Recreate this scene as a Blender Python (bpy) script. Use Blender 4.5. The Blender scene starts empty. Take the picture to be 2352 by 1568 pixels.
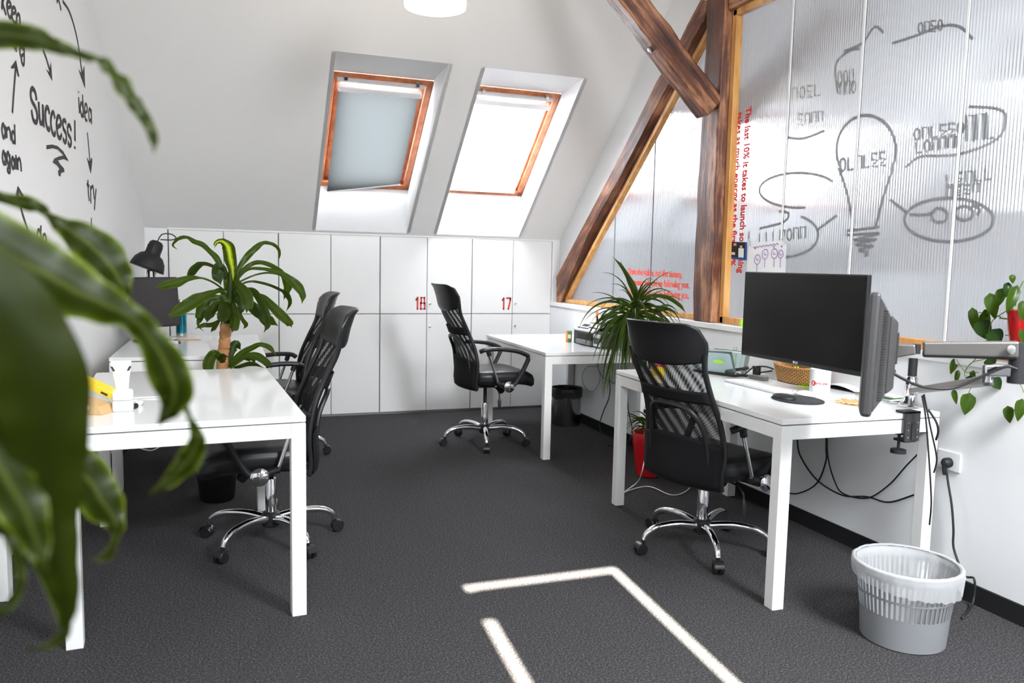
import bpy, math, random
from mathutils import Vector as V, Matrix as Mx
random.seed(7)
sc = bpy.context.scene
COL = sc.collection
PI = math.pi
# ------------------------------------------------------------------ camera
FPX, CXP, CYP = 1819.0, 1176.0, 784.0
CAM = V((0, 0, 1.32))
def _basis(yaw, pitch, roll):
    f = V((math.sin(yaw)*math.cos(pitch), math.cos(yaw)*math.cos(pitch), math.sin(pitch)))
    r0 = V((math.cos(yaw), -math.sin(yaw), 0)); u0 = r0.cross(f)
    r = r0*math.cos(roll) + u0*math.sin(roll); u = -r0*math.sin(roll) + u0*math.cos(roll)
    return r, u, f
CR, CU, CF = _basis(math.radians(19.9), math.radians(-5.55), math.radians(1.2))
cd = bpy.data.cameras.new('camera'); cam = bpy.data.objects.new('camera', cd); COL.objects.link(cam)
m = Mx((CR, CU, -CF)).transposed().to_4x4(); m.translation = CAM; cam.matrix_world = m
cd.sensor_width = 36; cd.lens = FPX/2352*36; cd.clip_start = .02
cd.dof.use_dof = True; cd.dof.focus_distance = 3.9; cd.dof.aperture_fstop = 2.8
sc.camera = cam
sc.view_settings.view_transform = 'Standard'; sc.view_settings.look = 'None'
sc.view_settings.gamma = 1; sc.view_settings.use_curve_mapping = False
sc.view_settings.exposure = 0.8
# ------------------------------------------------------------------ world, sun, daylight
SKY = 26.0
w = bpy.data.worlds.new('sky'); sc.world = w; w.use_nodes = True
w.node_tree.nodes['Background'].inputs[0].default_value = (.86, .93, 1, 1)
w.node_tree.nodes['Background'].inputs[1].default_value = SKY
SUN_D = V((.11, .8, -.6)).normalized()
sl = bpy.data.lights.new('sun', 'SUN'); sl.energy = 120; sl.angle = math.radians(.45); sl.color = (1, .92, .78)
so = bpy.data.objects.new('sun', sl); COL.objects.link(so); so.rotation_euler = SUN_D.to_track_quat('-Z', 'Y').to_euler()
so.location = (0, -6, 8)
def area(name, loc, direction, sx, sy, power, color=(1, 1, 1), portal=False, up='Y'):
    l = bpy.data.lights.new(name, 'AREA'); l.shape = 'RECTANGLE'; l.size = sx; l.size_y = sy; l.energy = power; l.color = color
    if portal: l.cycles.is_portal = True
    o = bpy.data.objects.new(name, l); COL.objects.link(o); o.location = loc
    d = V(direction).normalized(); xx = V((1, 0, 0)); xx = (xx - d*xx.dot(d)).normalized(); zz = -d; yy = zz.cross(xx)
    mm = Mx((xx, yy, zz)).transposed().to_4x4(); mm.translation = V(loc); o.matrix_world = mm
    return o
# ------------------------------------------------------------------ helpers
def ray(p): return CR*((p[0]-CXP)/FPX) - CU*((p[1]-CYP)/FPX) + CF
def at(p, ax, val):
    d = ray(p); t = (val-CAM[ax])/d[ax]; return CAM + d*t
def dep(p, d): return CAM + ray(p)*d
def onplane(p, n, pt):
    d = ray(p); t = (V(pt)-CAM).dot(V(n))/d.dot(V(n)); return CAM + d*t
def smooth(pts, n=8):
    pts = [V(p) for p in pts]
    if len(pts) < 3: return pts
    out = []
    P = [pts[0]*2-pts[1]] + pts + [pts[-1]*2-pts[-2]]
    for i in range(1, len(P)-2):
        a, b, c, d = P[i-1], P[i], P[i+1], P[i+2]
        for k in range(n):
            t = k/n
            out.append(.5*((2*b)+(c-a)*t+(2*a-5*b+4*c-d)*t*t+(3*b-a-3*c+d)*t**3))
    out.append(pts[-1]); return out
class MB:
    def __init__(s): s.v = []; s.f = []; s.uv = None
    def add(s, vs, fs):
        o = len(s.v); s.v += [V(p) for p in vs]; s.f += [tuple(i+o for i in f) for f in fs]; return s
    def hexa(s, c):  # 8 corners: bottom 4 ccw, top 4 ccw
        return s.add(c, [(3,2,1,0),(4,5,6,7),(0,1,5,4),(1,2,6,5),(2,3,7,6),(3,0,4,7)])
    def box(s, x0, x1, y0, y1, z0, z1):
        return s.hexa([(x0,y0,z0),(x1,y0,z0),(x1,y1,z0),(x0,y1,z0),(x0,y0,z1),(x1,y0,z1),(x1,y1,z1),(x0,y1,z1)])
    def obox(s, c, ax, ay, az, hx, hy, hz):
        c = V(c); ax = V(ax).normalized()*hx; ay = V(ay).normalized()*hy; az = V(az).normalized()*hz
        return s.hexa([c-ax-ay-az, c+ax-ay-az, c+ax+ay-az, c-ax+ay-az, c-ax-ay+az, c+ax-ay+az, c+ax+ay+az, c-ax+ay+az])
    def tube(s, path, r, n=10, caps=True, flat=1.0):
        path = [V(p) for p in path]; m = len(path)
        rs = r if isinstance(r, (list, tuple)) else [r]*m
        if len(rs) != m: rs = [rs[0]+(rs[-1]-rs[0])*i/(m-1) for i in range(m)]
        T = []
        for i in range(m):
            t = path[min(i+1, m-1)]-path[max(i-1, 0)]
            T.append(t.normalized() if t.length > 1e-9 else V((0,0,1)))
        up = V((0,0,1)) if abs(T[0].z) < .9 else V((1,0,0))
        nrm = (up-T[0]*up.dot(T[0])).normalized(); vs = []
        for i in range(m):
            nrm = (nrm-T[i]*nrm.dot(T[i])).normalized(); b = T[i].cross(nrm)
            for k in range(n):
                a = 2*PI*k/n; vs.append(path[i]+nrm*(math.cos(a)*rs[i])+b*(math.sin(a)*rs[i]*flat))
        fs = [(i*n+k, i*n+(k+1)%n, (i+1)*n+(k+1)%n, (i+1)*n+k) for i in range(m-1) for k in range(n)]
        if caps: fs += [tuple(range(n-1, -1, -1)), tuple((m-1)*n+k for k in range(n))]
        return s.add(vs, fs)
    def lathe(s, prof, n=32, c=(0,0,0), axis=None, caps=True, sx=1, sy=1):
        c = V(c); z = V(axis).normalized() if axis else V((0,0,1))
        x = V((1,0,0)) if abs(z.x) < .9 else V((0,1,0)); x = (x-z*x.dot(z)).normalized(); y = z.cross(x)
        vs = [c+x*(r*sx*math.cos(2*PI*k/n))+y*(r*sy*math.sin(2*PI*k/n))+z*h for r, h in prof for k in range(n)]
        mm = len(prof)
        fs = [(i*n+k, i*n+(k+1)%n, (i+1)*n+(k+1)%n, (i+1)*n+k) for i in range(mm-1) for k in range(n)]
        if caps: fs += [tuple(range(n-1, -1, -1)), tuple((mm-1)*n+k for k in range(n))]
        return s.add(vs, fs)
    def prism(s, poly, ax, ay, d):  # poly of 2-D pts in origin frame given by (o, ax, ay) tuple; extruded along d
        o, ax, ay, d = V(ax[0]), V(ax[1]), V(ax[2]), V(d) if not isinstance(d, V) else d
        n = len(poly); a = [o+ax*p[0]+ay*p[1] for p in poly]
        return s.add(a+[q+d for q in a], [tuple(range(n-1,-1,-1)), tuple(range(n, 2*n))]+[(i, (i+1)%n, n+(i+1)%n, n+i) for i in range(n)])
    def grid(s, fn, nu, nv, close_u=False):
        vs = [fn(i/(nu if close_u else nu-1), j/(nv-1)) for j in range(nv) for i in range(nu)]
        fs = [(j*nu+i, j*nu+(i+1)%nu, (j+1)*nu+(i+1)%nu, (j+1)*nu+i) for j in range(nv-1) for i in range(nu if close_u else nu-1)]
        return s.add(vs, fs)
    def build(s, name, mat, parent=None, smooth_a=None, bevel=None, loc=None, solid=None, subsurf=0):
        me = bpy.data.meshes.new(name); me.from_pydata([tuple(p) for p in s.v], [], s.f); me.update()
        if s.uv:
            ul = me.uv_layers.new(name='uv')
            for lp in me.loops: ul.data[lp.index].uv = s.uv[lp.vertex_index]
        o = bpy.data.objects.new(name, me); COL.objects.link(o)
        for mt in (mat if isinstance(mat, (list, tuple)) else [mat]): me.materials.append(mt)
        if parent: o.parent = parent
        if loc: o.location = loc
        if smooth_a is not None:
            me.polygons.foreach_set('use_smooth', [True]*len(me.polygons))
            if smooth_a > 0: me.set_sharp_from_angle(angle=math.radians(smooth_a))
        if solid:
            md = o.modifiers.new('solid', 'SOLIDIFY'); md.thickness = solid; md.offset = 0
        if bevel:
            md = o.modifiers.new('bevel', 'BEVEL'); md.width = bevel; md.segments = 2; md.limit_method = 'ANGLE'
        if subsurf:
            md = o.modifiers.new('sub', 'SUBSURF'); md.levels = subsurf; md.render_levels = subsurf
        return o
def P3(o, ax, ay): return (o, ax, ay)
def prism(poly, o, ax, ay, d): return MB().prism(poly, P3(o, ax, ay), None, V(d))
def empty(name, loc=(0,0,0), rz=0):
    o = bpy.data.objects.new(name, None); COL.objects.link(o); o.location = loc; o.rotation_euler = (0,0,rz); o.empty_display_size = .05
    return o
def tag(o, label=None, cat=None, group=None, kind=None):
    if label: o['label'] = label
    if cat: o['category'] = cat
    if group: o['group'] = group
    if kind: o['kind'] = kind
    return o
def struct(o, label=None):
    o['kind'] = 'structure'
    if label: o['label'] = label
    return o
KIDS = {}
def kids(o): return [c for c in bpy.data.objects if c.parent == o]
def dup(root, loc, rz, label, group=None):
    r = root.copy(); COL.objects.link(r); r.location = loc; r.rotation_euler = (0,0,rz); r['label'] = label
    if group: r['group'] = group
    mp = []
    for ch in kids(root):
        c = ch.copy(); COL.objects.link(c); c.parent = r; mp.append(c)
        for g in kids(ch):
            d = g.copy(); COL.objects.link(d); d.parent = c
    return r, mp
# ------------------------------------------------------------------ materials
def mat(name, color=(.8,.8,.8), rough=.5, metal=0, spec=.5, trans=0, ior=1.45, emis=None, estr=0, coat=0):
    m = bpy.data.materials.new(name); m.use_nodes = True
    b = m.node_tree.nodes['Principled BSDF']
    b.inputs['Base Color'].default_value = (*color, 1); b.inputs['Roughness'].default_value = rough
    b.inputs['Metallic'].default_value = metal; b.inputs['Specular IOR Level'].default_value = spec
    b.inputs['Transmission Weight'].default_value = trans; b.inputs['IOR'].default_value = ior
    b.inputs['Coat Weight'].default_value = coat
    if emis: b.inputs['Emission Color'].default_value = (*emis, 1); b.inputs['Emission Strength'].default_value = estr
    return m
def nd(m, t, **kw):
    n = m.node_tree.nodes.new(t)
    for k, v in kw.items():
        if k in n.inputs.keys() if isinstance(k, str) else False: n.inputs[k].default_value = v
        else: setattr(n, k, v)
    return n
def lk(m, a, b): m.node_tree.links.new(a, b)
def bsdf(m): return m.node_tree.nodes['Principled BSDF']
def out(m): return m.node_tree.nodes['Material Output']
def ramp(m, fac, stops):
    r = nd(m, 'ShaderNodeValToRGB'); lk(m, fac, r.inputs[0]); e = r.color_ramp.elements
    while len(e) < len(stops): e.new(.5)
    for el, (p, c) in zip(e, stops): el.position = p; el.color = (*c, 1)
    return r.outputs[0]
def coords(m, scale=(1,1,1), kind='Object'):
    tc = nd(m, 'ShaderNodeTexCoord'); mp = nd(m, 'ShaderNodeMapping'); mp.inputs['Scale'].default_value = scale
    lk(m, tc.outputs[kind], mp.inputs[0]); return mp.outputs[0]
def noise(m, vec, scale, detail=4, rough=.55):
    n = nd(m, 'ShaderNodeTexNoise'); n.inputs['Scale'].default_value = scale; n.inputs['Detail'].default_value = detail; n.inputs['Roughness'].default_value = rough
    lk(m, vec, n.inputs['Vector']); return n.outputs['Fac']
def bump(m, h, strength=.2, dist=.01):
    b = nd(m, 'ShaderNodeBump'); b.inputs['Strength'].default_value = strength; b.inputs['Distance'].default_value = dist
    lk(m, h, b.inputs['Height']); lk(m, b.outputs[0], bsdf(m).inputs['Normal'])
def plaster(name, color):
    m = mat(name, color, .75, spec=.2); v = coords(m); n = noise(m, v, 60, 5); bump(m, n, .08, .004)
    n2 = noise(m, v, 1.3, 3); c = ramp(m, n2, [(.3, tuple(x*.97 for x in color)), (.7, color)]); lk(m, c, bsdf(m).inputs['Base Color']); return m
M = {}
M['wall'] = plaster('white_plaster', (.82, .825, .83))
M['ceil'] = plaster('ceiling_plaster', (.86, .85, .83))
M['trimw'] = mat('white_trim_paint', (.82,.82,.82), .4)
M['cab'] = mat('white_laminate', (.80,.80,.79), .35)
M['cabbody'] = mat('grey_carcass', (.30,.29,.28), .6)
M['desk'] = mat('white_gloss_top', (.82,.83,.83), .12)
M['deskf'] = mat('white_powder_coat', (.80,.80,.78), .35)
def carpet():
    m = mat('charcoal_carpet', (.03,.03,.03), .95, spec=.1); v = coords(m)
    n = noise(m, v, 480, 3, .7); n2 = noise(m, v, 150, 4, .7); n3 = noise(m, v, 1.2, 2)
    mx = nd(m, 'ShaderNodeMath', operation='ADD'); lk(m, n, mx.inputs[0]); lk(m, n2, mx.inputs[1])
    h = nd(m, 'ShaderNodeMath', operation='MULTIPLY'); h.inputs[1].default_value = .5; lk(m, mx.outputs[0], h.inputs[0])
    c = ramp(m, h.outputs[0], [(.36, (.009,.008,.008)), (.5, (.036,.034,.035)), (.66, (.21,.21,.22))])
    lk(m, c, bsdf(m).inputs['Base Color']); bump(m, h.outputs[0], .8, .006); return m
M['carpet'] = carpet()
M['base'] = mat('black_carpet_skirting', (.018,.018,.019), .95, spec=.1)
def timber(name, cols, sc_=(14,14,1.2), rough=.45, b=.5):
    m = mat(name, cols[1], rough); v = coords(m, sc_); n = noise(m, v, 2.2, 8, .65)
    v2 = coords(m, (2.2,2.2,1.1)); n2 = noise(m, v2, 2.5, 4, .6)
    mx = nd(m, 'ShaderNodeMix'); mx.inputs[0].default_value = .5; lk(m, n, mx.inputs[2]); lk(m, n2, mx.inputs[3])
    c = ramp(m, mx.outputs[0], [(.38, cols[0]), (.5, cols[1]), (.62, cols[2])]); lk(m, c, bsdf(m).inputs['Base Color']); bump(m, n, b, .012); return m
M['beam'] = timber('old_stained_beam', [(.018,.006,.004), (.13,.040,.016), (.46,.22,.11)], (11,11,.9), .42, .8)
M['pine'] = timber('pine_batten', [(.42,.19,.05), (.60,.30,.09), (.70,.40,.15)], (10,10,1), .4, .15)
M['frame'] = timber('skylight_pine', [(.30,.085,.03), (.42,.13,.05), (.52,.20,.08)], (10,10,1), .35, .1)
M['chrome'] = mat('chrome', (.78,.78,.80), .07, 1)
M['steel'] = mat('brushed_steel', (.55,.54,.53), .25, 1)
M['alu'] = mat('grey_aluminium', (.20,.19,.18), .34, .7)
M['black'] = mat('black_plastic', (.012,.012,.013), .38)
M['blackm'] = mat('matte_black', (.010,.010,.011), .6)
M['leather'] = mat('black_leather', (.012,.012,.013), .36)
_v = coords(M['leather']); bump(M['leather'], noise(M['leather'], _v, 220, 3), .12, .002)
M['fabric'] = mat('black_seat_fabric', (.009,.009,.010), .8, spec=.2)
def meshfab(name, alpha):
    m = mat(name, (.012,.012,.013), .6, spec=.3); b = bsdf(m)
    v = coords(m, (1,1,1)); wv = nd(m, 'ShaderNodeTexWave'); wv.inputs['Scale'].default_value = 9; wv.inputs['Distortion'].default_value = 1.5; wv.bands_direction = 'DIAGONAL'
    lk(m, v, wv.inputs['Vector'])
    w2 = nd(m, 'ShaderNodeTexWave'); w2.inputs['Scale'].default_value = 55; w2.bands_direction = 'DIAGONAL'; lk(m, coords(m, (-1,1,1)), w2.inputs['Vector'])
    a1 = nd(m, 'ShaderNodeMapRange'); a1.inputs[3].default_value = alpha[0]; a1.inputs[4].default_value = alpha[1]; lk(m, wv.outputs['Fac'], a1.inputs[0])
    a2 = nd(m, 'ShaderNodeMapRange'); a2.inputs[3].default_value = -.09; a2.inputs[4].default_value = .09; lk(m, w2.outputs['Fac'], a2.inputs[0])
    s = nd(m, 'ShaderNodeMath', operation='ADD'); lk(m, a1.outputs[0], s.inputs[0]); lk(m, a2.outputs[0], s.inputs[1])
    lw = nd(m, 'ShaderNodeLayerWeight'); lw.inputs[0].default_value = .22; s2 = nd(m, 'ShaderNodeMath', operation='ADD', use_clamp=True); lk(m, s.outputs[0], s2.inputs[0]); lk(m, lw.outputs['Facing'], s2.inputs[1])
    lk(m, s2.outputs[0], b.inputs['Alpha']); return m
M['mesh'] = meshfab('black_mesh_netting', (.46, .84))
M['white'] = mat('white_plastic', (.82,.82,.82), .3)
M['ceramic'] = mat('white_ceramic', (.84,.84,.84), .12, coat=.3)
M['red'] = mat('glossy_red_pot', (.50,.008,.012), .18, coat=.5)
M['redv'] = mat('red_vinyl', (.62,.03,.025), .5)
M['redo'] = mat('orange_red_vinyl', (.85,.09,.05), .5)
M['vinyl'] = mat('black_vinyl', (.032,.026,.028), .6)
M['soil'] = mat('potting_soil', (.05,.03,.018), .95)
M['screen'] = mat('dark_screen', (.008,.007,.007), .22)
M['screen2'] = mat('matte_grey_screen', (.030,.026,.026), .45)
M['paper'] = mat('white_paper', (.82,.82,.82), .7)
M['teal'] = mat('teal_metallic_paint', (.0,.17,.23), .2, .6, coat=.4)
M['yellow'] = mat('yellow_card', (.85,.60,.03), .5)
M['lime'] = mat('lime_green', (.35,.70,.05), .5)
M['kraft'] = mat('kraft_cardboard', (.58,.38,.18), .8)
M['orange'] = mat('orange_plastic', (.85,.30,.04), .4)
M['green'] = mat('dark_green_card', (.10,.22,.08), .6)
M['pink'] = mat('pink_plastic', (.70,.10,.25), .5)
M['purple'] = mat('purple_ink', (.22,.06,.38), .6)
M['marker'] = mat('grey_marker_ink', (.05,.05,.06), .6)
M['blue'] = mat('blue_card', (.02,.08,.30), .5)
M['skin'] = mat('pale_photo_tone', (.55,.42,.34), .5)
M['greyp'] = mat('grey_plastic', (.19,.195,.205), .5)
M['silver'] = mat('silver_panel', (.62,.63,.65), .35)
M['dkgrey'] = mat('dark_grey_plastic', (.030,.029,.030), .45)
M['cable'] = mat('black_cable_rubber', (.012,.012,.013), .5)
M['acryl'] = mat('clear_acrylic', (.80,.92,.93), .05, trans=.9, ior=1.2)
def transp(name, col, fac, gloss=.0):
    m = bpy.data.materials.new(name); m.use_nodes = True; nt = m.node_tree; nt.nodes.remove(nt.nodes['Principled BSDF'])
    t = nd(m, 'ShaderNodeBsdfTransparent'); d = nd(m, 'ShaderNodeBsdfTranslucent'); d.inputs[0].default_value = (*col,1)
    df = nd(m, 'ShaderNodeBsdfDiffuse'); df.inputs[0].default_value = (*col,1)
    a = nd(m, 'ShaderNodeMixShader'); a.inputs[0].default_value = .5; lk(m, d.outputs[0], a.inputs[1]); lk(m, df.outputs[0], a.inputs[2])
    x = nd(m, 'ShaderNodeMixShader'); x.inputs[0].default_value = fac; lk(m, t.outputs[0], x.inputs[1]); lk(m, a.outputs[0], x.inputs[2])
    lk(m, x.outputs[0], out(m).inputs[0]); return m
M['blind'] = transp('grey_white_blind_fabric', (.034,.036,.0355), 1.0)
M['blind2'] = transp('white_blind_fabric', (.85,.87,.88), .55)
M['joint'] = transp('pale_joint_strip', (.72,.73,.75), .45)
M['liner'] = transp('frosted_bin_liner', (.88,.89,.90), .52)
def pane():
    m = bpy.data.materials.new('window_glass'); m.use_nodes = True; nt = m.node_tree; nt.nodes.remove(nt.nodes['Principled BSDF'])
    t = nd(m, 'ShaderNodeBsdfTransparent'); g = nd(m, 'ShaderNodeBsdfGlossy'); g.inputs['Roughness'].default_value = .02
    x = nd(m, 'ShaderNodeMixShader'); x.inputs[0].default_value = .05; lk(m, t.outputs[0], x.inputs[1]); lk(m, g.outputs[0], x.inputs[2]); lk(m, x.outputs[0], out(m).inputs[0]); return m
M['pane'] = pane()
def poly_mat():
    m = bpy.data.materials.new('ribbed_polycarbonate'); m.use_nodes = True; nt = m.node_tree; nt.nodes.remove(nt.nodes['Principled BSDF'])
    v = coords(m, (0,1,0)); wv = nd(m, 'ShaderNodeTexWave'); wv.bands_direction = 'Y'; wv.inputs['Scale'].default_value = 20.0; wv.inputs['Distortion'].default_value = 0
    lk(m, v, wv.inputs['Vector'])
    bp = nd(m, 'ShaderNodeBump'); bp.inputs['Strength'].default_value = .6; bp.inputs['Distance'].default_value = .004; lk(m, wv.outputs['Fac'], bp.inputs['Height'])
    rf = nd(m, 'ShaderNodeBsdfRefraction'); rf.inputs['IOR'].default_value = 1.06; rf.inputs['Roughness'].default_value = .28; rf.inputs[0].default_value = (.93,.94,.96,1)
    lk(m, bp.outputs[0], rf.inputs['Normal'])
    tl = nd(m, 'ShaderNodeBsdfTranslucent'); tl.inputs[0].default_value = (.75,.76,.78,1)
    df = nd(m, 'ShaderNodeBsdfDiffuse'); df.inputs[0].default_value = (.62,.63,.65,1)
    gl = nd(m, 'ShaderNodeBsdfGlossy'); gl.inputs['Roughness'].default_value = .18; lk(m, bp.outputs[0], gl.inputs['Normal'])
    a = nd(m, 'ShaderNodeMixShader'); a.inputs[0].default_value = .5; lk(m, tl.outputs[0], a.inputs[1]); lk(m, df.outputs[0], a.inputs[2])
    f = nd(m, 'ShaderNodeMapRange'); f.inputs[3].default_value = .18; f.inputs[4].default_value = .48; lk(m, wv.outputs['Fac'], f.inputs[0])
    x = nd(m, 'ShaderNodeMixShader'); lk(m, f.outputs[0], x.inputs[0]); lk(m, rf.outputs[0], x.inputs[1]); lk(m, a.outputs[0], x.inputs[2])
    y = nd(m, 'ShaderNodeMixShader'); y.inputs[0].default_value = .06; lk(m, x.outputs[0], y.inputs[1]); lk(m, gl.outputs[0], y.inputs[2])
    lk(m, y.outputs[0], out(m).inputs[0]); return m
M['poly'] = poly_mat()
def leafmat(name, stops, rough=.35, tr=.3):
    m = mat(name, stops[0][1], rough, spec=.2); tc = nd(m, 'ShaderNodeTexCoord'); sp = nd(m, 'ShaderNodeSeparateXYZ'); lk(m, tc.outputs['UV'], sp.inputs[0])
    nz = noise(m, coords(m, (1,1,1)), 30, 3); ad = nd(m, 'ShaderNodeMath', operation='MULTIPLY_ADD'); ad.inputs[1].default_value = .18; lk(m, nz, ad.inputs[0]); lk(m, sp.outputs[0], ad.inputs[2])
    sb = nd(m, 'ShaderNodeMath', operation='SUBTRACT'); sb.inputs[1].default_value = .09; lk(m, ad.outputs[0], sb.inputs[0])
    c = ramp(m, sb.outputs[0], stops); lk(m, c, bsdf(m).inputs['Base Color'])
    t = nd(m, 'ShaderNodeBsdfTranslucent'); hs = nd(m, 'ShaderNodeHueSaturation'); hs.inputs['Value'].default_value = 2.2; hs.inputs['Saturation'].default_value = 1.1; lk(m, c, hs.inputs['Color']); lk(m, hs.outputs[0], t.inputs[0]); x = nd(m, 'ShaderNodeMixShader'); x.inputs[0].default_value = tr
    lk(m, bsdf(m).outputs[0], x.inputs[1]); lk(m, t.outputs[0], x.inputs[2]); lk(m, x.outputs[0], out(m).inputs[0]); return m
G1, G2, G3 = (.014,.022,.0008), (.032,.052,.0012), (.12,.17,.02)
M['leafA'] = leafmat('corn_plant_leaf', [(.02, (.11,.14,.015)), (.07, G2), (.2, G1), (.42, G1), (.5, (.055,.07,.012)), (.58, G1), (.8, G1), (.93, G2), (.98, (.11,.14,.015))])
H1, H2 = (.030,.055,.004), (.055,.095,.006)
M['leafC'] = leafmat('mid_corn_leaf', [(.0, H2), (.2, H1), (.5, (.05,.075,.012)), (.8, H1), (1, H2)])
M['leafD'] = leafmat('mid_dark_corn_leaf', [(.0, (.030,.052,.005)), (.5, (.018,.034,.004)), (1, (.028,.048,.005))])
M['leafY'] = leafmat('young_striped_leaf', [(.0, G2), (.25, G2), (.42, (.30,.40,.02)), (.5, (.5,.6,.03)), (.58, (.30,.40,.02)), (.75, G2), (1, G2)])
M['leafB'] = leafmat('dark_corn_leaf', [(.0, (.018,.027,.001)), (.5, (.012,.018,.001)), (1, (.018,.026,.001))])
M['leafM'] = leafmat('narrow_dragon_leaf', [(.0, (.034,.056,.006)), (.5, (.015,.032,.004)), (1, (.034,.056,.006))], .3, .2)
M['leafH'] = leafmat('heart_leaf', [(.0, (.034,.068,.006)), (.48, (.030,.060,.006)), (.5, (.06,.10,.02)), (.52, (.030,.060,.006)), (1, (.034,.068,.006))], .22, .25)
M['leafHd'] = leafmat('dark_heart_leaf', [(.0, (.014,.034,.007)), (.5, (.020,.044,.010)), (1, (.014,.034,.007))], .2, .2)
M['bark'] = timber('pale_cane_bark', [(.25,.11,.04), (.42,.20,.08), (.55,.30,.14)], (6,6,12), .8, .4)
M['stem'] = mat('green_vine', (.12,.16,.03), .5)
def wicker():
    m = mat('woven_wicker', (.5,.26,.08), .55); v = coords(m, (1,1,1)); bk = nd(m, 'ShaderNodeTexBrick'); bk.inputs['Scale'].default_value = 60
    bk.inputs['Color1'].default_value = (.60,.33,.10,1); bk.inputs['Color2'].default_value = (.46,.22,.06,1); bk.inputs['Mortar'].default_value = (.13,.05,.012,1); bk.inputs['Mortar Size'].default_value = .06
    lk(m, coords(m, (1,1,1), 'UV'), bk.inputs['Vector']); bk.inputs['Scale'].default_value = 1.0; bk.inputs['Brick Width'].default_value = 1; bk.inputs['Row Height'].default_value = 1; bk.inputs['Mortar Size'].default_value = .12
    lk(m, bk.outputs[0], bsdf(m).inputs['Base Color']); bump(m, bk.outputs['Fac'], -.6, .004); return m
M['wicker'] = wicker()
M['cane2'] = mat('wicker_rim', (.55,.28,.08), .5)
M['opal'] = mat('opal_lamp_glass', (.9,.9,.9), .3, emis=(1,.84,.63), estr=10)
# ------------------------------------------------------------------ shell
XL0, XS = -.589, .085                      # left wall: x = XL0 - XS*(6.76-y)
def xl(y): return XL0 - XS*(6.76-y)
K = .85; ZB = 1.555; YB = 6.76; ZC = 3.3; YT = YB-(ZC-ZB)/K
YR0, YR1, ZR1 = .3, -2.2, 1.55; KR = (ZC-ZR1)/(YR0-YR1)
XR = 6.4                                   # far gable of the room beyond the partition
struct(MB().box(-1.8, XR+.1, -2.3, 7.2, -.08, 0).build('floor', M['carpet']))
struct(MB().box(-1.8, XR+.1, YR0-.02, YT+.02, ZC, ZC+.05).build('ceiling', M['ceil']))
def panel_holes(o, ax, ay, nrm, W, H, holes, th):
    xs = sorted({0, W, *[h[0] for h in holes], *[h[1] for h in holes]}); ys = sorted({0, H, *[h[2] for h in holes], *[h[3] for h in holes]})
    mb = MB(); o, ax, ay, nrm = V(o), V(ax), V(ay), V(nrm)
    for i in range(len(xs)-1):
        for j in range(len(ys)-1):
            cx, cy = (xs[i]+xs[i+1])/2, (ys[j]+ys[j+1])/2
            if any(h[0] < cx < h[1] and h[2] < cy < h[3] for h in holes): continue
            q = [o+ax*a+ay*b for a, b in ((xs[i],ys[j]),(xs[i+1],ys[j]),(xs[i+1],ys[j+1]),(xs[i],ys[j+1]))]
            mb.hexa(q+[p+nrm*th for p in q])
    return mb
SL = math.hypot(1, K)
e_up = V((0, -1/SL, K/SL)); n_out = V((0, K/SL, 1/SL))
def sl_y(y): return (YB-y)*SL
WX = [(.70, 1.46), (1.726, 2.482), (3.10, 3.82), (4.02, 4.78), (4.98, 5.72)]
OT, OB = 5.43, 6.745
o0 = V((-1.8, YB, ZB))
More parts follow.
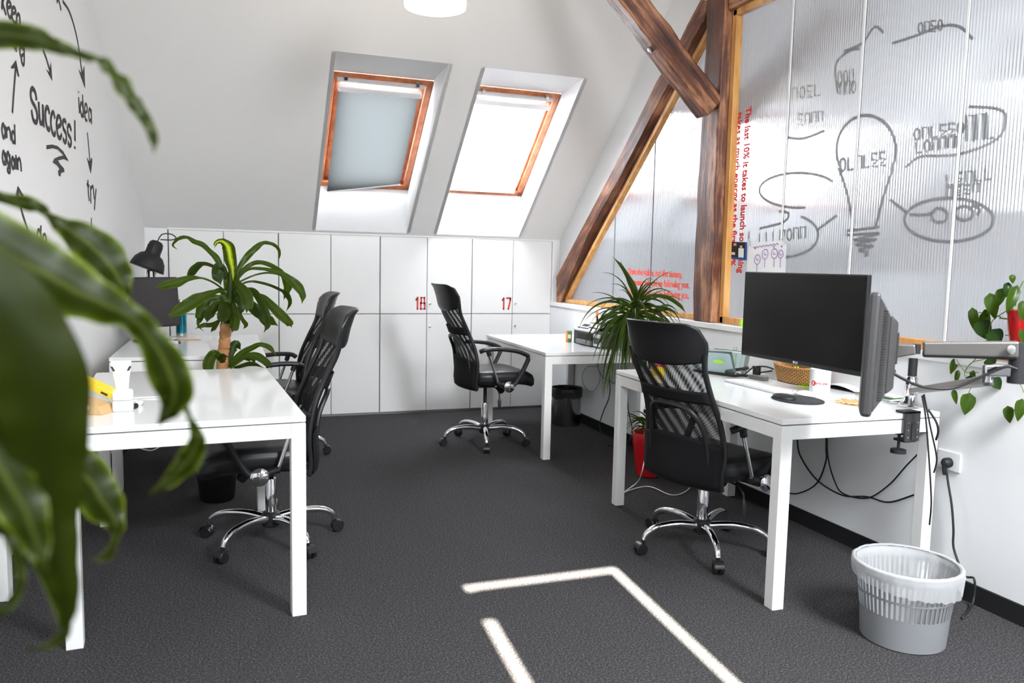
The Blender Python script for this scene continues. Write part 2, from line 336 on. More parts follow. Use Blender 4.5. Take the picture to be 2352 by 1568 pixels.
# slope starts slightly below the cabinet tops so that it closes on the back wall
struct(panel_holes(o0-e_up*.55, (1,0,0), e_up, n_out, XR+1.9, SL*(YB-YT)+.55, [(a+1.798, b+1.802, sl_y(OB)+.548, sl_y(OT)+.552) for a, b in WX], .04).build('ceiling_slope', M['ceil']))
def at_slope(x, y, t=0): return V((x, y, ZB+K*(YB-y))) + n_out*t
T = .25; FT, FB = 5.85, 6.70
for i, (a, b) in enumerate(WX):
    wn = empty('window_%d' % (i+1), at_slope((a+b)/2, 6.2)); struct(wn, 'skylight with wooden frame'); off = -wn.location
    ftz = lambda x, y: V((x, y, ZB+K*(YB-y)+T*SL))
    A = [at_slope(a, OB), at_slope(b, OB), at_slope(b, OT), at_slope(a, OT)]
    B = [ftz(a, FB), ftz(b, FB), ftz(b, FT), ftz(a, FT)]
    mb = MB()
    for k in range(4):
        q = [A[k], A[(k+1)%4], B[(k+1)%4], B[k]]; c = (A[0]+A[2])/2; nn = (q[1]-q[0]).cross(q[2]-q[0]).normalized()
        if (c-q[0]).dot(nn) > 0: nn = -nn
        mb.hexa([p+off for p in q]+[p+off+nn*.03 for p in q])
    mb.build('reveal', M['wall'], wn)
    def bar(mb, p, q, wdt, th, up, ex=0):
        p, q = V(p), V(q); d = (q-p).normalized(); s = d.cross(n_out); mb.obox((p+q)/2+n_out*up+off, d, s, n_out, (q-p).length/2+ex, wdt/2, th/2)
    L = (FB-FT)*SL
    fr = MB(); C0 = [ftz(a+.025, FB-.02), ftz(b-.025, FB-.02), ftz(b-.025, FT+.02), ftz(a+.025, FT+.02)]
    for k in range(4): bar(fr, C0[k], C0[(k+1)%4], .05, .07, .02, .024)
    fr.build('window_frame', M['frame'], wn, bevel=.004)
    sh = MB(); C1 = [ftz(a+.075, FB-.055), ftz(b-.075, FB-.055), ftz(b-.075, FT+.06), ftz(a+.075, FT+.06)]
    for k in range(4): bar(sh, C1[k], C1[(k+1)%4], .045, .05, .035, .0215)
    sh.build('sash', M['frame'], wn, bevel=.004)
    vt = MB(); bar(vt, ftz(a+.06, FT+.035), ftz(b-.06, FT+.035), .022, .02, -.028); vt.build('ventilation_bar', M['silver'], wn)
    cl = MB()
    for xx in (a+.12, b-.12): cl.obox(ftz(xx, FT+.016)+off-n_out*.03, (1,0,0), e_up, n_out, .012, .014, .02)
    cl.build('hinge_clip', M['steel'], wn)
    pn = MB(); bar(pn, ftz((a+b)/2, FB-.03), ftz((a+b)/2, FT+.03), b-a-.1, .006, .04); pn.build('pane', M['pane'], wn)
    area('skylight_portal_%d' % (i+1), ftz((a+b)/2, (FB+FT)/2)+n_out*.12, -n_out, b-a, L, 1, portal=True)
# blinds on the two near skylights
def blind(i, fabm, label, bot_l, bot_r, sag, wl=.075, wr=.085):
    a, b = WX[i]; rt = empty('roller_blind', at_slope((a+b)/2, FT+.05, T)); tag(rt, label, 'blind', None); off = -rt.location
    f = lambda x, y, t: V((x, y, ZB+K*(YB-y)+T*SL))+n_out*t+off
    mb = MB(); mb.obox(f((a+b)/2, FT+.085, -.035), (1,0,0), e_up, n_out, (b-a)/2-wl, .022, .022); mb.build('cassette', M['white'], rt, bevel=.006)
    def fn(u, v):
        x = a+wl+.005+(b-a-wl-wr-.01)*u; yb = bot_l+(bot_r-bot_l)*u; y = FT+.1+(yb-FT-.1)*v
        return f(x, y, -.03-sag*math.sin(v*PI*.5)*(1-u)**1.5-.006*math.sin(u*PI))
    MB().grid(fn, 16, 16).build('blind_fabric', fabm, rt, smooth_a=0)
    br = MB(); p, q = f(a+wl, bot_l, -.03-sag), f(b-wr, bot_r, -.03); br.tube([p, q], .006, 8); br.build('bottom_bar', M['white'], rt)
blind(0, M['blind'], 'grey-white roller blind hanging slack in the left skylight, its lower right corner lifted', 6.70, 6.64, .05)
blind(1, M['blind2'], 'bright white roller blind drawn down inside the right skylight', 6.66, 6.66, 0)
# rear slope with skylights (behind the camera), one of them with a closed blind the sun leaks around
SR = math.hypot(1, KR); r_up = V((0, 1/SR, KR/SR)); r_out = V((0, -KR/SR, 1/SR))
SUNW = (.55, 1.22, 1.10, 2.16)           # x0, x1, y' range of the sunlit opening, solved from the patch on the carpet
def back_proj(fx, fy):                   # where the sun ray landing at (fx, fy, 0) crosses the rear slope
    p = V((fx, fy, 0)); n = V((0, -KR, 1)); q = V((0, YR1, ZR1)); t = (q-p).dot(n)/SUN_D.dot(n); return p+SUN_D*t
c1, c2 = back_proj(.90, 3.02), back_proj(1.60, 3.02); c3 = back_proj(1.45, 1.25)
sx0, sx1 = c1.x, c2.x
su1 = (c1-V((c1.x, YR1, ZR1))).length; su0 = (c3-V((c3.x, YR1, ZR1))).length
RW = [(-.75, .05, 1.6, 2.85), (sx0, sx1, su0, su1), (1.75, 2.6, 1.6, 2.85), (3.4, 4.2, .7, 2.0), (4.6, 5.4, .7, 2.0)]
struct(panel_holes((-1.8, YR1, ZR1), (1,0,0), r_up, r_out, XR+1.9, SR*(YR0-YR1)+.02, [(RW[1][0]+1.8, RW[1][1]+1.8, su0, su1)]+[(r[0]+1.8, r[1]+1.8, r[2], r[3]) for k, r in enumerate(RW) if k != 1], .04).build('ceiling_rear_slope', M['ceil']))
for k, (a, b, u0, u1) in enumerate(RW):
    wn = struct(empty('window_%d' % (k+6), V((a, YR1, ZR1))+r_up*u0)); g = .0
    p0 = V((a, YR1, ZR1))-wn.location
    if k == 1: # opaque blind board leaving slim gaps at the top and both sides
        MB().hexa([p0+V((x-a,0,0))+r_up*u+r_out*t for t in (.03,.034) for x, u in ((a+.045,u0-.05),(b-.045,u0-.05),(b-.045,u1-.045),(a+.045,u1-.045))]).build('blackout_blind', M['dkgrey'], wn)
        MB().hexa([p0+V((x-a,0,0))+r_up*u+r_out*t for t in (.03,.034) for x, u in ((a-.01,u1-.22),(a+.05,u1-.22),(a+.05,u1-.05),(a-.01,u1-.05))]).build('blind_bracket', M['dkgrey'], wn)
    else:
        MB().hexa([p0+V((x-a,0,0))+r_up*u+r_out*t for t in (.045,.05) for x, u in ((a-.05,u0-.05),(b+.05,u0-.05),(b+.05,u1+.05),(a-.05,u1+.05))]).build('blind_fabric', M['white'], wn)  # unseen opaque cover, added so the sun throws no further patches
        area('rear_daylight_lamp_%d' % k, V(((a+b)/2, YR1, ZR1))+r_up*((u0+u1)/2)+r_out*.02, -r_out, b-a, u1-u0, {0:40, 2:112}.get(k, 36), (.93,.965,1)).data.spread = math.radians({0:165, 2:138}.get(k, 170))  # lamps stand in for daylight under the covers; next-room pair added to brighten it
# walls
def wallpoly(): return [(YR1,0),(7.15,0),(7.15,ZB-K*.39),(YT,ZC),(YR0,ZC),(YR1,ZR1)]
wl_ = MB(); pl = wallpoly(); wl_.add([V((xl(y), y, z)) for y, z in pl]+[V((xl(y)-.1, y, z)) for y, z in pl], [tuple(range(6)), tuple(range(11,5,-1))]+[(i, i+6, (i+1)%6+6, (i+1)%6) for i in range(6)])
struct(wl_.build('wall_left', M['wall']))
struct(MB().box(-1.8, XR+.1, 7.12, 7.2, 0, 1.30).build('wall_back', M['wall']))
struct(MB().box(-1.8, XR+.1, YR1-.1, YR1, 0, ZR1+.05).build('wall_rear', M['wall']))
XW = 2.82; ZL = .985
struct(MB().box(XW, 2.96, YR1, YB+.36, 0, ZL-.035).build('wall_right', M['wall']))
struct(MB().box(XW-.012, 2.96, YR1, YB, ZL-.035, ZL).build('trim_1', M['trimw'], bevel=.004), 'white ledge capping the low wall under the partition')
wr = prism([(YB,ZL),(YB,ZB),(YT,ZC),(4.15,ZC),(4.15,3.05),(4.55,2.80),(5.1,2.45),(5.6,2.13),(6.1,1.70),(6.70,1.12),(6.70,ZL)], (2.90,0,0), (0,1,0), (0,0,1), (.06,0,0)); struct(wr.build('wall_right_gable', M['wall']))
wr2 = prism([(4.2,2.95),(4.2,ZC),(YR0,ZC),(YR1,ZR1),(YR1,ZL),(-1.4,ZL),(-1.4,2.3),(-1.0,2.95)], (2.90,0,0), (0,1,0), (0,0,1), (.06,0,0)); struct(wr2.build('wall_right_upper', M['wall']))
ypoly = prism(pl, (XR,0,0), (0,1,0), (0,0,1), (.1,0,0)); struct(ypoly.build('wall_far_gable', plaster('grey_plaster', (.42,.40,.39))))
struct(MB().box(XW-.012, XW, YR1, YB, 0, .078).build('baseboard_right', M['base']))
bl = MB(); bl.hexa([V((xl(YR1),YR1,0)),V((xl(YR1)+.012,YR1,0)),V((xl(YB)+.012,YB,0)),V((xl(YB),YB,0)),V((xl(YR1),YR1,.078)),V((xl(YR1)+.012,YR1,.078)),V((xl(YB)+.012,YB,.078)),V((xl(YB),YB,.078))]); struct(bl.build('baseboard_left', M['base']))
# filler strips beside the lockers
struct(MB().box(xl(YB)-.02, -.425, YB+.012, YB+.05, 0, ZB+.02).build('trim_2', M['trimw']))
struct(MB().box(2.824, 2.91, YB+.002, YB+.05, 0, ZB+.02).build('trim_3', M['trimw']))
struct(MB().box(-.425, 2.83, YB+.004, YB+.03, 1.537, ZB+.012).build('trim_4', M['trimw']))
# next room behind the partition: far window, dark brace, low units
struct(MB().box(XR-.02, XR, 4.0, 5.1, 1.9, 2.9).build('window_11', mat('bright_far_window', (.9,.9,.9), .5, emis=(.9,.95,1), estr=5)))
for k, (x0, x1, z) in enumerate([(3.4, 5.9, .92)]):
    o = MB().box(x0, x1, 1.2, 6.7, 0, .03).build('floor_next_room', M['carpet']); struct(o)
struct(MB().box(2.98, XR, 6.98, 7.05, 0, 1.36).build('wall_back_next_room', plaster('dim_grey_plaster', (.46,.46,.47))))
o = MB().box(4.7, 5.2, 1.2, 5.2, 0, 1.30).build('storage_unit', M['cab'], bevel=.004); tag(o, 'pale low storage unit seen blurred through the lower part of the wide partition', 'storage unit')
# ------------------------------------------------------------------ timber frame
def hewn(name, poly2, x0, x1, label, wob=.006):
    mb = MB(); mb.prism(poly2, P3((x0,0,0),(0,1,0),(0,0,1)), None, V((x1-x0,0,0)))
    o = mb.build(name, M['beam'], bevel=.008); tag(o, label, 'beam'); return o
def beam(name, p, q, up, wd, hd, label, n=14, wob=.007, mt=None):
    p, q, up = V(p), V(q), V(up); d = (q-p).normalized(); s = d.cross(up).normalized(); u = s.cross(d).normalized(); L = (q-p).length
    rnd = random.Random(sum(map(ord, name)) + int(L*100)); rings = []
    for i in range(n+1):
        jx, jy = [rnd.uniform(-wob, wob) for _ in range(4)], [rnd.uniform(-wob, wob) for _ in range(4)]
        for k, (a, b) in enumerate(((-1,-1),(1,-1),(1,1),(-1,1))): rings.append(V((a*wd/2+jx[k], b*hd/2+jy[k], L*i/n)))
    fs = [(3,2,1,0), tuple(n*4+k for k in range(4))]+[(i*4+k, i*4+(k+1)%4, (i+1)*4+(k+1)%4, (i+1)*4+k) for i in range(n) for k in range(4)]
    mb = MB().add(rings, fs); o = mb.build(name, mt or M['beam'], bevel=.012)
    mm = Mx((s, u, d)).transposed().to_4x4(); mm.translation = p; o.matrix_world = mm
    if label: tag(o, label, 'beam')
    return o
beam('timber_post', (2.885,4.29,ZL), (2.885,4.29,ZC), (0,1,0), .13, .20, 'dark brown weathered timber post standing on the white ledge between the two glazed panels')
# rafter, following the roof with a slight kink
UP = [(6.66,1.215)]+[tuple(at(p,0,2.825))[1:] for p in ((1344,509),(1410,388),(1468,271),(1507,190),(1545,120),(1580,55),(1611,0))]+[(4.385,2.97)]
UP = sorted(set(UP), key=lambda t: -t[0])
UP = [p for p in UP if p[0] >= 4.385]
def off_line(l, d):
    r = []
    for i, p in enumerate(l):
        a, b = l[max(i-1,0)], l[min(i+1,len(l)-1)]; t = V((b[0]-a[0], b[1]-a[1], 0)).normalized(); r.append((p[0]+(-t.y)*d*-1*-1, p[1]+t.x*d))
    return r
lo = []
for i, p in enumerate(UP):
    a, b = UP[max(i-1,0)], UP[min(i+1,len(UP)-1)]; t = V((b[0]-a[0], b[1]-a[1])).normalized(); nrm = V((-t.y, t.x)); nrm = nrm if nrm.y < 0 else -nrm
    lo.append((p[0]+nrm.x*.115, p[1]+nrm.y*.115))
lo[0] = (6.60, ZL+.005)
rb = MB(); nU = len(UP); jit = [random.uniform(-.008,.008) for _ in range(4*nU)]
vs = []
for i in range(nU):
    (y1, z1), (y2, z2) = UP[i], lo[i]; vs += [V((2.825+jit[4*i], y1, z1+jit[4*i+1])), V((2.955, y1, z1)), V((2.955, y2, z2)), V((2.835+jit[4*i+2], y2, z2+jit[4*i+3]*.5))]
fs = [(0,1,2,3), tuple((nU-1)*4+k for k in (3,2,1,0))]+[(i*4+k, (i+1)*4+k, (i+1)*4+(k+1)%4, i*4+(k+1)%4) for i in range(nU-1) for k in range(4)]
rb.add(vs, fs)
rb.add([V((2.83,6.66,ZL+.002)),V((2.955,6.66,ZL+.002)),V((2.955,6.60,ZL+.002)),V((2.83,6.60,ZL+.002)),V((2.825,6.66,1.215)),V((2.955,6.66,1.215)),V((2.955,6.60,1.09)),V((2.835,6.60,1.09))], [(0,1,2,3),(7,6,5,4),(0,4,5,1),(1,5,6,2),(2,6,7,3),(3,7,4,0)])
_d = V((0, UP[-1][0]-UP[0][0], UP[-1][1]-UP[0][1])).normalized(); _m = Mx(((1,0,0), tuple(_d.cross(V((1,0,0)))), tuple(_d))).transposed().to_4x4(); _m.translation = V((2.89,6.6,1.1)); rb.v = [_m.inverted()@p for p in rb.v]
ro = rb.build('rafter', M['beam'], bevel=.008); ro.matrix_world = _m; tag(ro, 'long sloping brown rafter rising from the ledge corner to the post', 'beam')
br = beam('brace_beam', (2.80,4.262,2.29), (1.70,4.262,3.353), (0,1,0), .155, .13, 'thick diagonal brown timber brace leaning from the post up into the room', wob=.006)
MB().lathe([(.018,0),(.018,.006),(.008,.008)], 12, (0,0,0)).build('bolt_head', M['steel'], br).matrix_parent_inverse = br.matrix_world.inverted()
bo = kids(br)[0]; bo.matrix_parent_inverse.identity(); bo.location = (.078, 0, .52); bo.rotation_euler = (0, PI/2, 0)
beam('tie_beam', (2.895,4.19,2.955), (2.895,-2.1,2.955), (0,0,1), .11, .19, 'horizontal brown timber beam along the top of the large ribbed partition', 26)
beam('brace_beam', (3.02,4.3,2.28), (3.80,4.3,3.02), (0,1,0), .16, .14, 'dark diagonal brace seen blurred through the top left of the ribbed partition', wob=.004)
# ------------------------------------------------------------------ partition glazing
PXI = 2.925
def batten(mb, p, q, wd=.034, dp=.045):
    p, q = V(p), V(q); d = (q-p).normalized(); s = d.cross(V((1,0,0))); mb.obox((p+q)/2, d, s, (1,0,0), (q-p).length/2, wd/2, dp/2)
def strip_text(body, size, o, ax, ay, mt, name, parent, xs=1.0, th=.0008):
    cu = bpy.data.curves.new(name, 'FONT'); cu.body = body; cu.size = size; cu.extrude = th; cu.offset = .028*size; cu.resolution_u = 2
    ob = bpy.data.objects.new(name, cu); COL.objects.link(ob); dg = bpy.context.evaluated_depsgraph_get(); me = bpy.data.meshes.new_from_object(ob.evaluated_get(dg)); bpy.data.objects.remove(ob)
    ax, ay = V(ax).normalized(), V(ay).normalized(); az = ax.cross(ay)
    for v in me.vertices:
        c = v.co; v.co = V(o)+ax*(c.x*xs)+ay*c.y+az*c.z
    me.materials.clear(); me.materials.append(mt); o2 = bpy.data.objects.new(name, me); COL.objects.link(o2)
    if parent: o2.parent = parent
    return o2
def ext(me): 
    return [min(v.co[i] for v in me.vertices) for i in range(3)], [max(v.co[i] for v in me.vertices) for i in range(3)]
def fit_text(body, o, ax, ay, width, height, mt, name, parent, th=.0008):
    t = strip_text(body, 1.0, (0,0,0), (1,0,0), (0,1,0), mt, name, None, 1, 0); lo_, hi = ext(t.data); bpy.data.objects.remove(t)
    size = height/.73; wnat = (hi[0]-lo_[0])*size
    return strip_text(body, size, o, ax, ay, mt, name, parent, width/wnat, th)
# triangular panel (left of the post)
tp = empty('partition_panel', (PXI, 5.3, ZL)); tag(tp, 'triangular ribbed translucent panel between the rafter and the post, red slogan at its foot', 'partition'); off = -tp.location
BA, BB = at((1300,690),0,2.90), at((1617,107),0,2.90)
tri = [(BA.y,BA.z),(4.38,1.02),(4.38,BB.z+.1),(BB.y,BB.z)]
prism(tri, (PXI-tp.location.x,-tp.location.y,-tp.location.z), (0,1,0), (0,0,1), (.01,0,0)).build('ribbed_sheet', M['poly'], tp)
for p, q in (((6.58,ZL+.02),(4.36,ZL+.02)), ((BA.y+.02,BA.z-.02),(BB.y-.12,BB.z+.13))):
    mb = MB(); batten(mb, V((PXI-.022,*p))+off, V((PXI-.022,*q))+off); mb.build('batten', M['pine'], tp, bevel=.003)
mb = MB()
for y in (5.72, 5.13): mb.box(PXI-.004-tp.location.x, PXI-tp.location.x, y-tp.location.y-.006, y-tp.location.y+.006, .03, (1.95 if y > 5.5 else 2.40)-ZL)
mb.build('joint_strip', M['poly'], tp)
XT = PXI-.0025
def ypix(p, x=XT): return at(p, 0, x)
for (pa, pb, hpx, txt) in [((1441,629),(1567,638),.050,'Chase the vision, not the money,'), ((1441,653),(1583,662),.050,'the money will end up following you.'), ((1441,677),(1583,686),.050,'the money will end up following you.')]:  # third row: the second's shadow image in the double sheet, built as lettering
    a, b = ypix(pa), ypix(pb); fit_text(txt, a+off, (b-a), (0,0,1), (b-a).length, hpx, M['redo'], 'red_lettering', tp)
# large panel right of the post
bp_ = empty('partition_panel', (PXI, 2.0, ZL)); tag(bp_, 'wide ribbed translucent partition right of the post, covered in blurred marker drawings', 'partition'); off = -bp_.location
edges = [4.16, 3.69, 3.16, 2.575, 2.0, 1.42, .84, .26, -.32, -.90]
for i in range(len(edges)-1):
    MB().box(0, .01, edges[i+1]-2.0, edges[i]-2.0, .03, 2.86-ZL).build('ribbed_sheet', M['poly'], bp_)
for y in edges[1:-1]: MB().box(-.005, -.0005, y-2.0-.007, y-2.0+.007, .03, 2.84-ZL).build('joint_strip', M['trimw'], bp_, bevel=.002)
for p, q in (((4.18,ZL+.022),(-.9,ZL+.022)), ((4.165,ZL),(4.165,2.86)), ((4.18,2.845),(-.9,2.845))):
    mb = MB(); batten(mb, V((PXI-.024,*p))+off, V((PXI-.024,*q))+off, .042); mb.build('batten', M['pine'], bp_, bevel=.003)
a, b = ypix((1706,250)), ypix((1687,627)); zt, zb = a.z, b.z
for yy, z0, z1, txt in ((at((1704,440),0,XT).y, zt, zb, 'The last 10% it takes to launch something'), (at((1685,440),0,XT).y, zt-.015, zb+.03, 'takes as much energy as the first 90%.')):
    fit_text(txt, V((XT, yy+.0, z0))+off, (0,0,-1), (0,-1,0), z0-z1, .056, M['redv'], 'red_lettering', bp_)
def ribbon2(paths, wd, o_fn, nrm, close=()):  # flat ribbons through 3-D points lying in one plane
    mb = MB(); nrm = V(nrm)
    for pts in paths:
        pts = [V(p) for p in pts]; m_ = len(pts); vs = []
        for i in range(m_):
            t = (pts[min(i+1,m_-1)]-pts[max(i-1,0)]); t = t.normalized() if t.length > 1e-9 else V((0,0,1)); s = t.cross(nrm).normalized()*wd/2
            vs += [pts[i]-s, pts[i]+s]
        vs2 = [v+nrm*.0006 for v in vs]; n2 = len(vs)
        fs = [(2*i,2*i+1,2*i+3,2*i+2) for i in range(m_-1)]+[(n2+2*i+2,n2+2*i+3,n2+2*i+1,n2+2*i) for i in range(m_-1)]
        fs += [(2*i+2, 2*i, n2+2*i, n2+2*i+2) for i in range(m_-1)]+[(2*i+1, 2*i+3, n2+2*i+3, n2+2*i+1) for i in range(m_-1)]
        mb.add(vs+vs2, fs)
    return mb
def ell(cx, cy, rx, ry, a0=0, a1=360, n=22): return [(cx+rx*math.cos(math.radians(a0+(a1-a0)*i/n)), cy+ry*math.sin(math.radians(a0+(a1-a0)*i/n))) for i in range(n+1)]
def draw(parent, off, paths, wd, plane_fn, nrm, mt, name, sm=True):
    P = []
    for pa in paths:
        q = [plane_fn(p) for p in pa]; q = smooth(q, 5) if sm and len(q) > 2 else q; P.append([v+off for v in q])
    return ribbon2(P, wd*(1.25 if name == 'marker_drawing' else 1), None, nrm).build(name, mt, parent)
dpl = lambda p: at(p, 0, PXI+.0108)
nw = (-1, 0, 0)
draw(bp_, off, [ell(1990,345,68,80,150,395), [(1927,385),(1945,440),(1957,500)], [(2052,385),(2030,450),(2012,520)]], .013, dpl, nw, M['marker'], 'marker_drawing')
draw(bp_, off, [[(1945,530),(2020,522)], [(1945,540),(1975,538),(2022,536),(1960,552),(2015,550),(1965,562),(2008,565),(1972,574),(1995,580),(1985,590)]], .011, dpl, nw, M['marker'], 'marker_drawing')
draw(bp_, off, [ell(2180,505,102,50), [(2045,458),(2085,490)], [(2090,493),(2130,493),(2150,485)], ell(2158,495,18,16), ell(2215,490,20,16), [(2232,470),(2250,480),(2245,495)]], .012, dpl, nw, M['marker'], 'marker_drawing')
draw(bp_, off, [ell(1800,540,80,50,-60,190), [(1745,525),(1800,510),(1812,490),(1790,485)], [(1875,530),(1922,495)], ell(1835,437,90,40,80,330), [(1805,315),(1845,318),(1895,300)]], .011, dpl, nw, M['marker'], 'marker_drawing')
draw(bp_, off, [[(2080,385),(2115,360),(2200,355),(2290,320),(2310,270),(2290,250),(2225,245)], [(2050,100),(2110,80),(2165,60),(2205,62),(2235,90)], [(1938,118),(1980,100),(2010,62),(2030,75)], [(1925,215),(1920,150),(1950,118),(1975,112)]], .010, dpl, nw, M['marker'], 'marker_drawing')
def scribble(cx, cy, wpx, hpx, n, seed, slope=-.15):
    r = random.Random(seed); ps = []
    for i in range(n):
        x = cx-wpx/2+wpx*i/n; y = cy+(x-cx)*slope; k = r.choice((0,1,2,3)); g = wpx/n*.7
        if k == 0: ps.append([(x,y-hpx/2),(x,y+hpx/2),(x+g,y+hpx/2-2)])
        elif k == 1: ps.append(ell(x+g/2,y,g/2,hpx/2,0,360,8))
        elif k == 2: ps.append([(x,y+hpx/2),(x,y-hpx/2),(x+g,y-hpx/2),(x+g,y+hpx/2)])
        else: ps.append([(x+g,y-hpx/2),(x,y-hpx/2),(x,y),(x+g,y),(x,y+hpx/2),(x+g,y+hpx/2)])
    return ps
for (cx, cy, wp, hp, n, sd, wd) in [(1985,370,110,30,6,1,.012),(1800,540,110,26,7,2,.010),(1945,180,40,40,3,3,.007),(1950,200,40,30,3,13,.007),(2160,300,120,26,6,4,.010),(2160,330,110,26,6,14,.010),(2255,290,70,60,3,5,.011),(2230,405,110,26,5,6,.010),(2215,435,80,20,4,16,.010),(1855,210,70,26,4,7,.007),(1865,270,60,24,4,17,.007),(2140,60,60,24,4,8,.007)]:
    draw(bp_, off, scribble(cx, cy, wp, hp, n, sd), wd, dpl, nw, M['marker'], 'marker_drawing', False)
# photo print and child's drawing on the partition
def sheet(name, corners_px, xoff, m_, label, cat, th=.0008):
    q = [at(p, 0, PXI-xoff) for p in corners_px]; o = MB().hexa(q+[p+V((-th,0,0)) for p in q]).build(name, m_); tag(o, label, cat); return o, q
def quadp(q, u, v): return (q[0]*(1-u)+q[1]*u)*(1-v)+(q[3]*(1-u)+q[2]*u)*v
def inset(q, u0, u1, v0, v1, m_, name, parent, t=-.0022):
    qq = [quadp(q, u, v) for u, v in ((u0,v0),(u1,v0),(u1,v1),(u0,v1))]; MB().hexa([p+V((t,0,0)) for p in qq]+[p+V((t-.0004,0,0)) for p in qq]).build(name, m_, parent)
ph, q = sheet('photo_print', [(1676,555),(1716,556),(1715,598),(1675,594)], .004, M['blue'], 'small blue-bordered photo print of two people taped to the partition', 'photo')
inset(q,.08,.90,.02,.86,M['blackm'],'picture',ph)
inset(q,.55,.85,.35,.86,M['paper'],'picture_figure',ph,-.003); inset(q,.62,.76,.2,.36,M['skin'],'picture_figure',ph,-.003); inset(q,.26,.42,.08,.22,M['skin'],'picture_figure',ph,-.003); inset(q,.15,.35,.6,.75,M['silver'],'picture_figure',ph,-.003)
dr, q = sheet('drawing_sheet', [(1720,558),(1806,551),(1803,650),(1713,650)], .005, M['paper'], 'white sheet with purple felt-pen doodles taped behind the monitor', 'drawing')
paths = []
rr = random.Random(4)
for u, v, s in [(.28,.42,.10),(.48,.30,.10),(.72,.30,.10),(.88,.32,.08)]:
    paths += [[(u+s*math.cos(a)*.8, v+s*1.2*math.sin(a)) for a in [i*PI/5 for i in range(11)]], [(u-.03,v),(u,v+.03),(u+.03,v)], [(u,v+s*1.2),(u,v+.32)], [(u-.04,v-.02),(u-.01,v-.03)]]
for u in (.15,.27,.4,.55,.66,.78,.9): paths += [ell(u,.78,.016,.02,0,360,6), ell(u,.78,.006,.01,0,360,6)]
for u in (.2,.7,.9): paths += [ell(u,.14,.016,.02,0,360,6)]
paths += [[(.15+.045*i,.12+.02*((i%2)*2-1)-.03*i/10) for i in range(16)]]
for pa in paths: ribbon2([[quadp(q,*p)+V((-.0024,0,0)) for p in pa]], .0035, None, (-1,0,0)).build('purple_doodle', M['purple'], dr)
for c in ((1722,556),(1802,552)):
    p = at(c,0,PXI-.008); MB().obox(p, (0,1,0),(0,.3,1),(1,0,0), .012,.022,.0006).build('tape', M['liner'], dr)
# ------------------------------------------------------------------ wall lettering (left)
WN = V((1, -XS, 0)).normalized()
WP = V((xl(4.5), 4.5, 1)) + WN*.002
wp = lambda p: onplane(p, WN, WP)
c5 = lambda l: [(x/5.227, y/5.227) for x, y in l]
c6 = lambda l: [(x/4.357, 280+y/4.357) for x, y in l]
deco = empty('wall_lettering', wp((100,300))); tag(deco, 'black hand-lettered success cycle with words and arrows on the left wall', 'wall lettering'); off = -deco.location
def word(name, paths, wd, sm=True): draw(deco, off, paths, wd*.62, wp, WN, M['vinyl'], name, sm)
word('word', [[c5(l)[0], *c5(l)[1:]] for l in ([(30,-20),(25,110)], [(45,-20),(35,40),(75,180)], [(85,100),(130,75),(122,28),(95,20),(85,70),(95,150),(120,215),(135,190)], [(150,165),(188,145),(180,95),(155,90),(145,140),(150,220),(178,280),(190,260)], [(200,170),(205,300)], [(204,190),(222,165),(238,200),(240,300)])], .022)
word('word', [c5(l) for l in ([(175,500),(178,595)], [(178,530),(190,520),(197,625)], [(285,600),(258,560),(240,600),(250,670),(285,650)], [(290,570),(292,690),(285,780),(262,745),(258,690)])], .022)
word('word', [c5(l) for l in ([(685,-20),(690,40)], [(692,-20),(715,30),(735,125)])], .022)
word('word', [[(84.2,230.5),(81.3,212.4),(74.6,202.8),(70.8,212.4),(72.7,229.6),(82.3,248.7),(86,267.8),(83.2,281.2),(76.5,273.6),(72.3,252.5)], [(89,233.4),(90.9,267.8),(93.7,283),(98.5,277.4),(98.5,240)], [(98.5,240),(101,292.7)], [(113.8,262),(111,248.7),(107,246.8),(104.3,262),(107,287),(112,298.5),(114.5,292)], [(126.6,272),(123,258),(119,262),(117,280),(120,302),(125,310),(127.5,302)], [(131,293),(140,285),(138,270),(133,268),(130,285),(133,310),(138,317),(142,308)], [(152,283),(149,276),(144.5,280),(146,295),(151.5,306),(152.5,320),(149.5,327),(145,318)], [(164,300),(160,288),(155.5,292),(157,308),(162.5,318),(163.5,330),(160,335),(156,326)], [(172,276),(172.5,324)], [(172,336),(172,342)]], .036)
word('word', [c5(l) for l in ([(944,1098),(945,1112)], [(945,1165),(955,1360)], [(1000,1300),(978,1230),(966,1300),(985,1400),(1002,1340)], [(992,1135),(1005,1415)], [(1020,1350),(1047,1330),(1040,1255),(1022,1260),(1018,1350),(1030,1440),(1048,1440)], [(1095,1360),(1080,1300),(1066,1350),(1075,1450),(1093,1430)], [(1097,1310),(1100,1490)])], .026)
word('word', [c6(l) for l in ([(880,580),(885,700),(895,790)], [(870,622),(893,642)], [(907,640),(910,815)], [(908,675),(928,640),(937,690),(945,770)], [(962,670),(945,880)])], .026)
word('word', [c6(l) for l in ([(408,1120),(388,1075),(372,1130),(380,1215),(402,1200)], [(410,1035),(408,1240)], ell(445,1185,19,62))], .024)
word('word', [c6(l) for l in ([(782,1330),(765,1300),(755,1360),(762,1430),(782,1420)], [(787,1270),(790,1440)], ell(824,1420,18,66))], .026)
word('word', [c6(l) for l in ([(48,70),(33,18),(20,70),(35,160),(50,130)], [(50,30),(56,165)], [(65,50),(70,160)], [(68,80),(88,58),(103,100),(112,185)], [(148,130),(128,95),(120,150),(133,207),(150,180)], [(147,25),(152,225)])], .022)
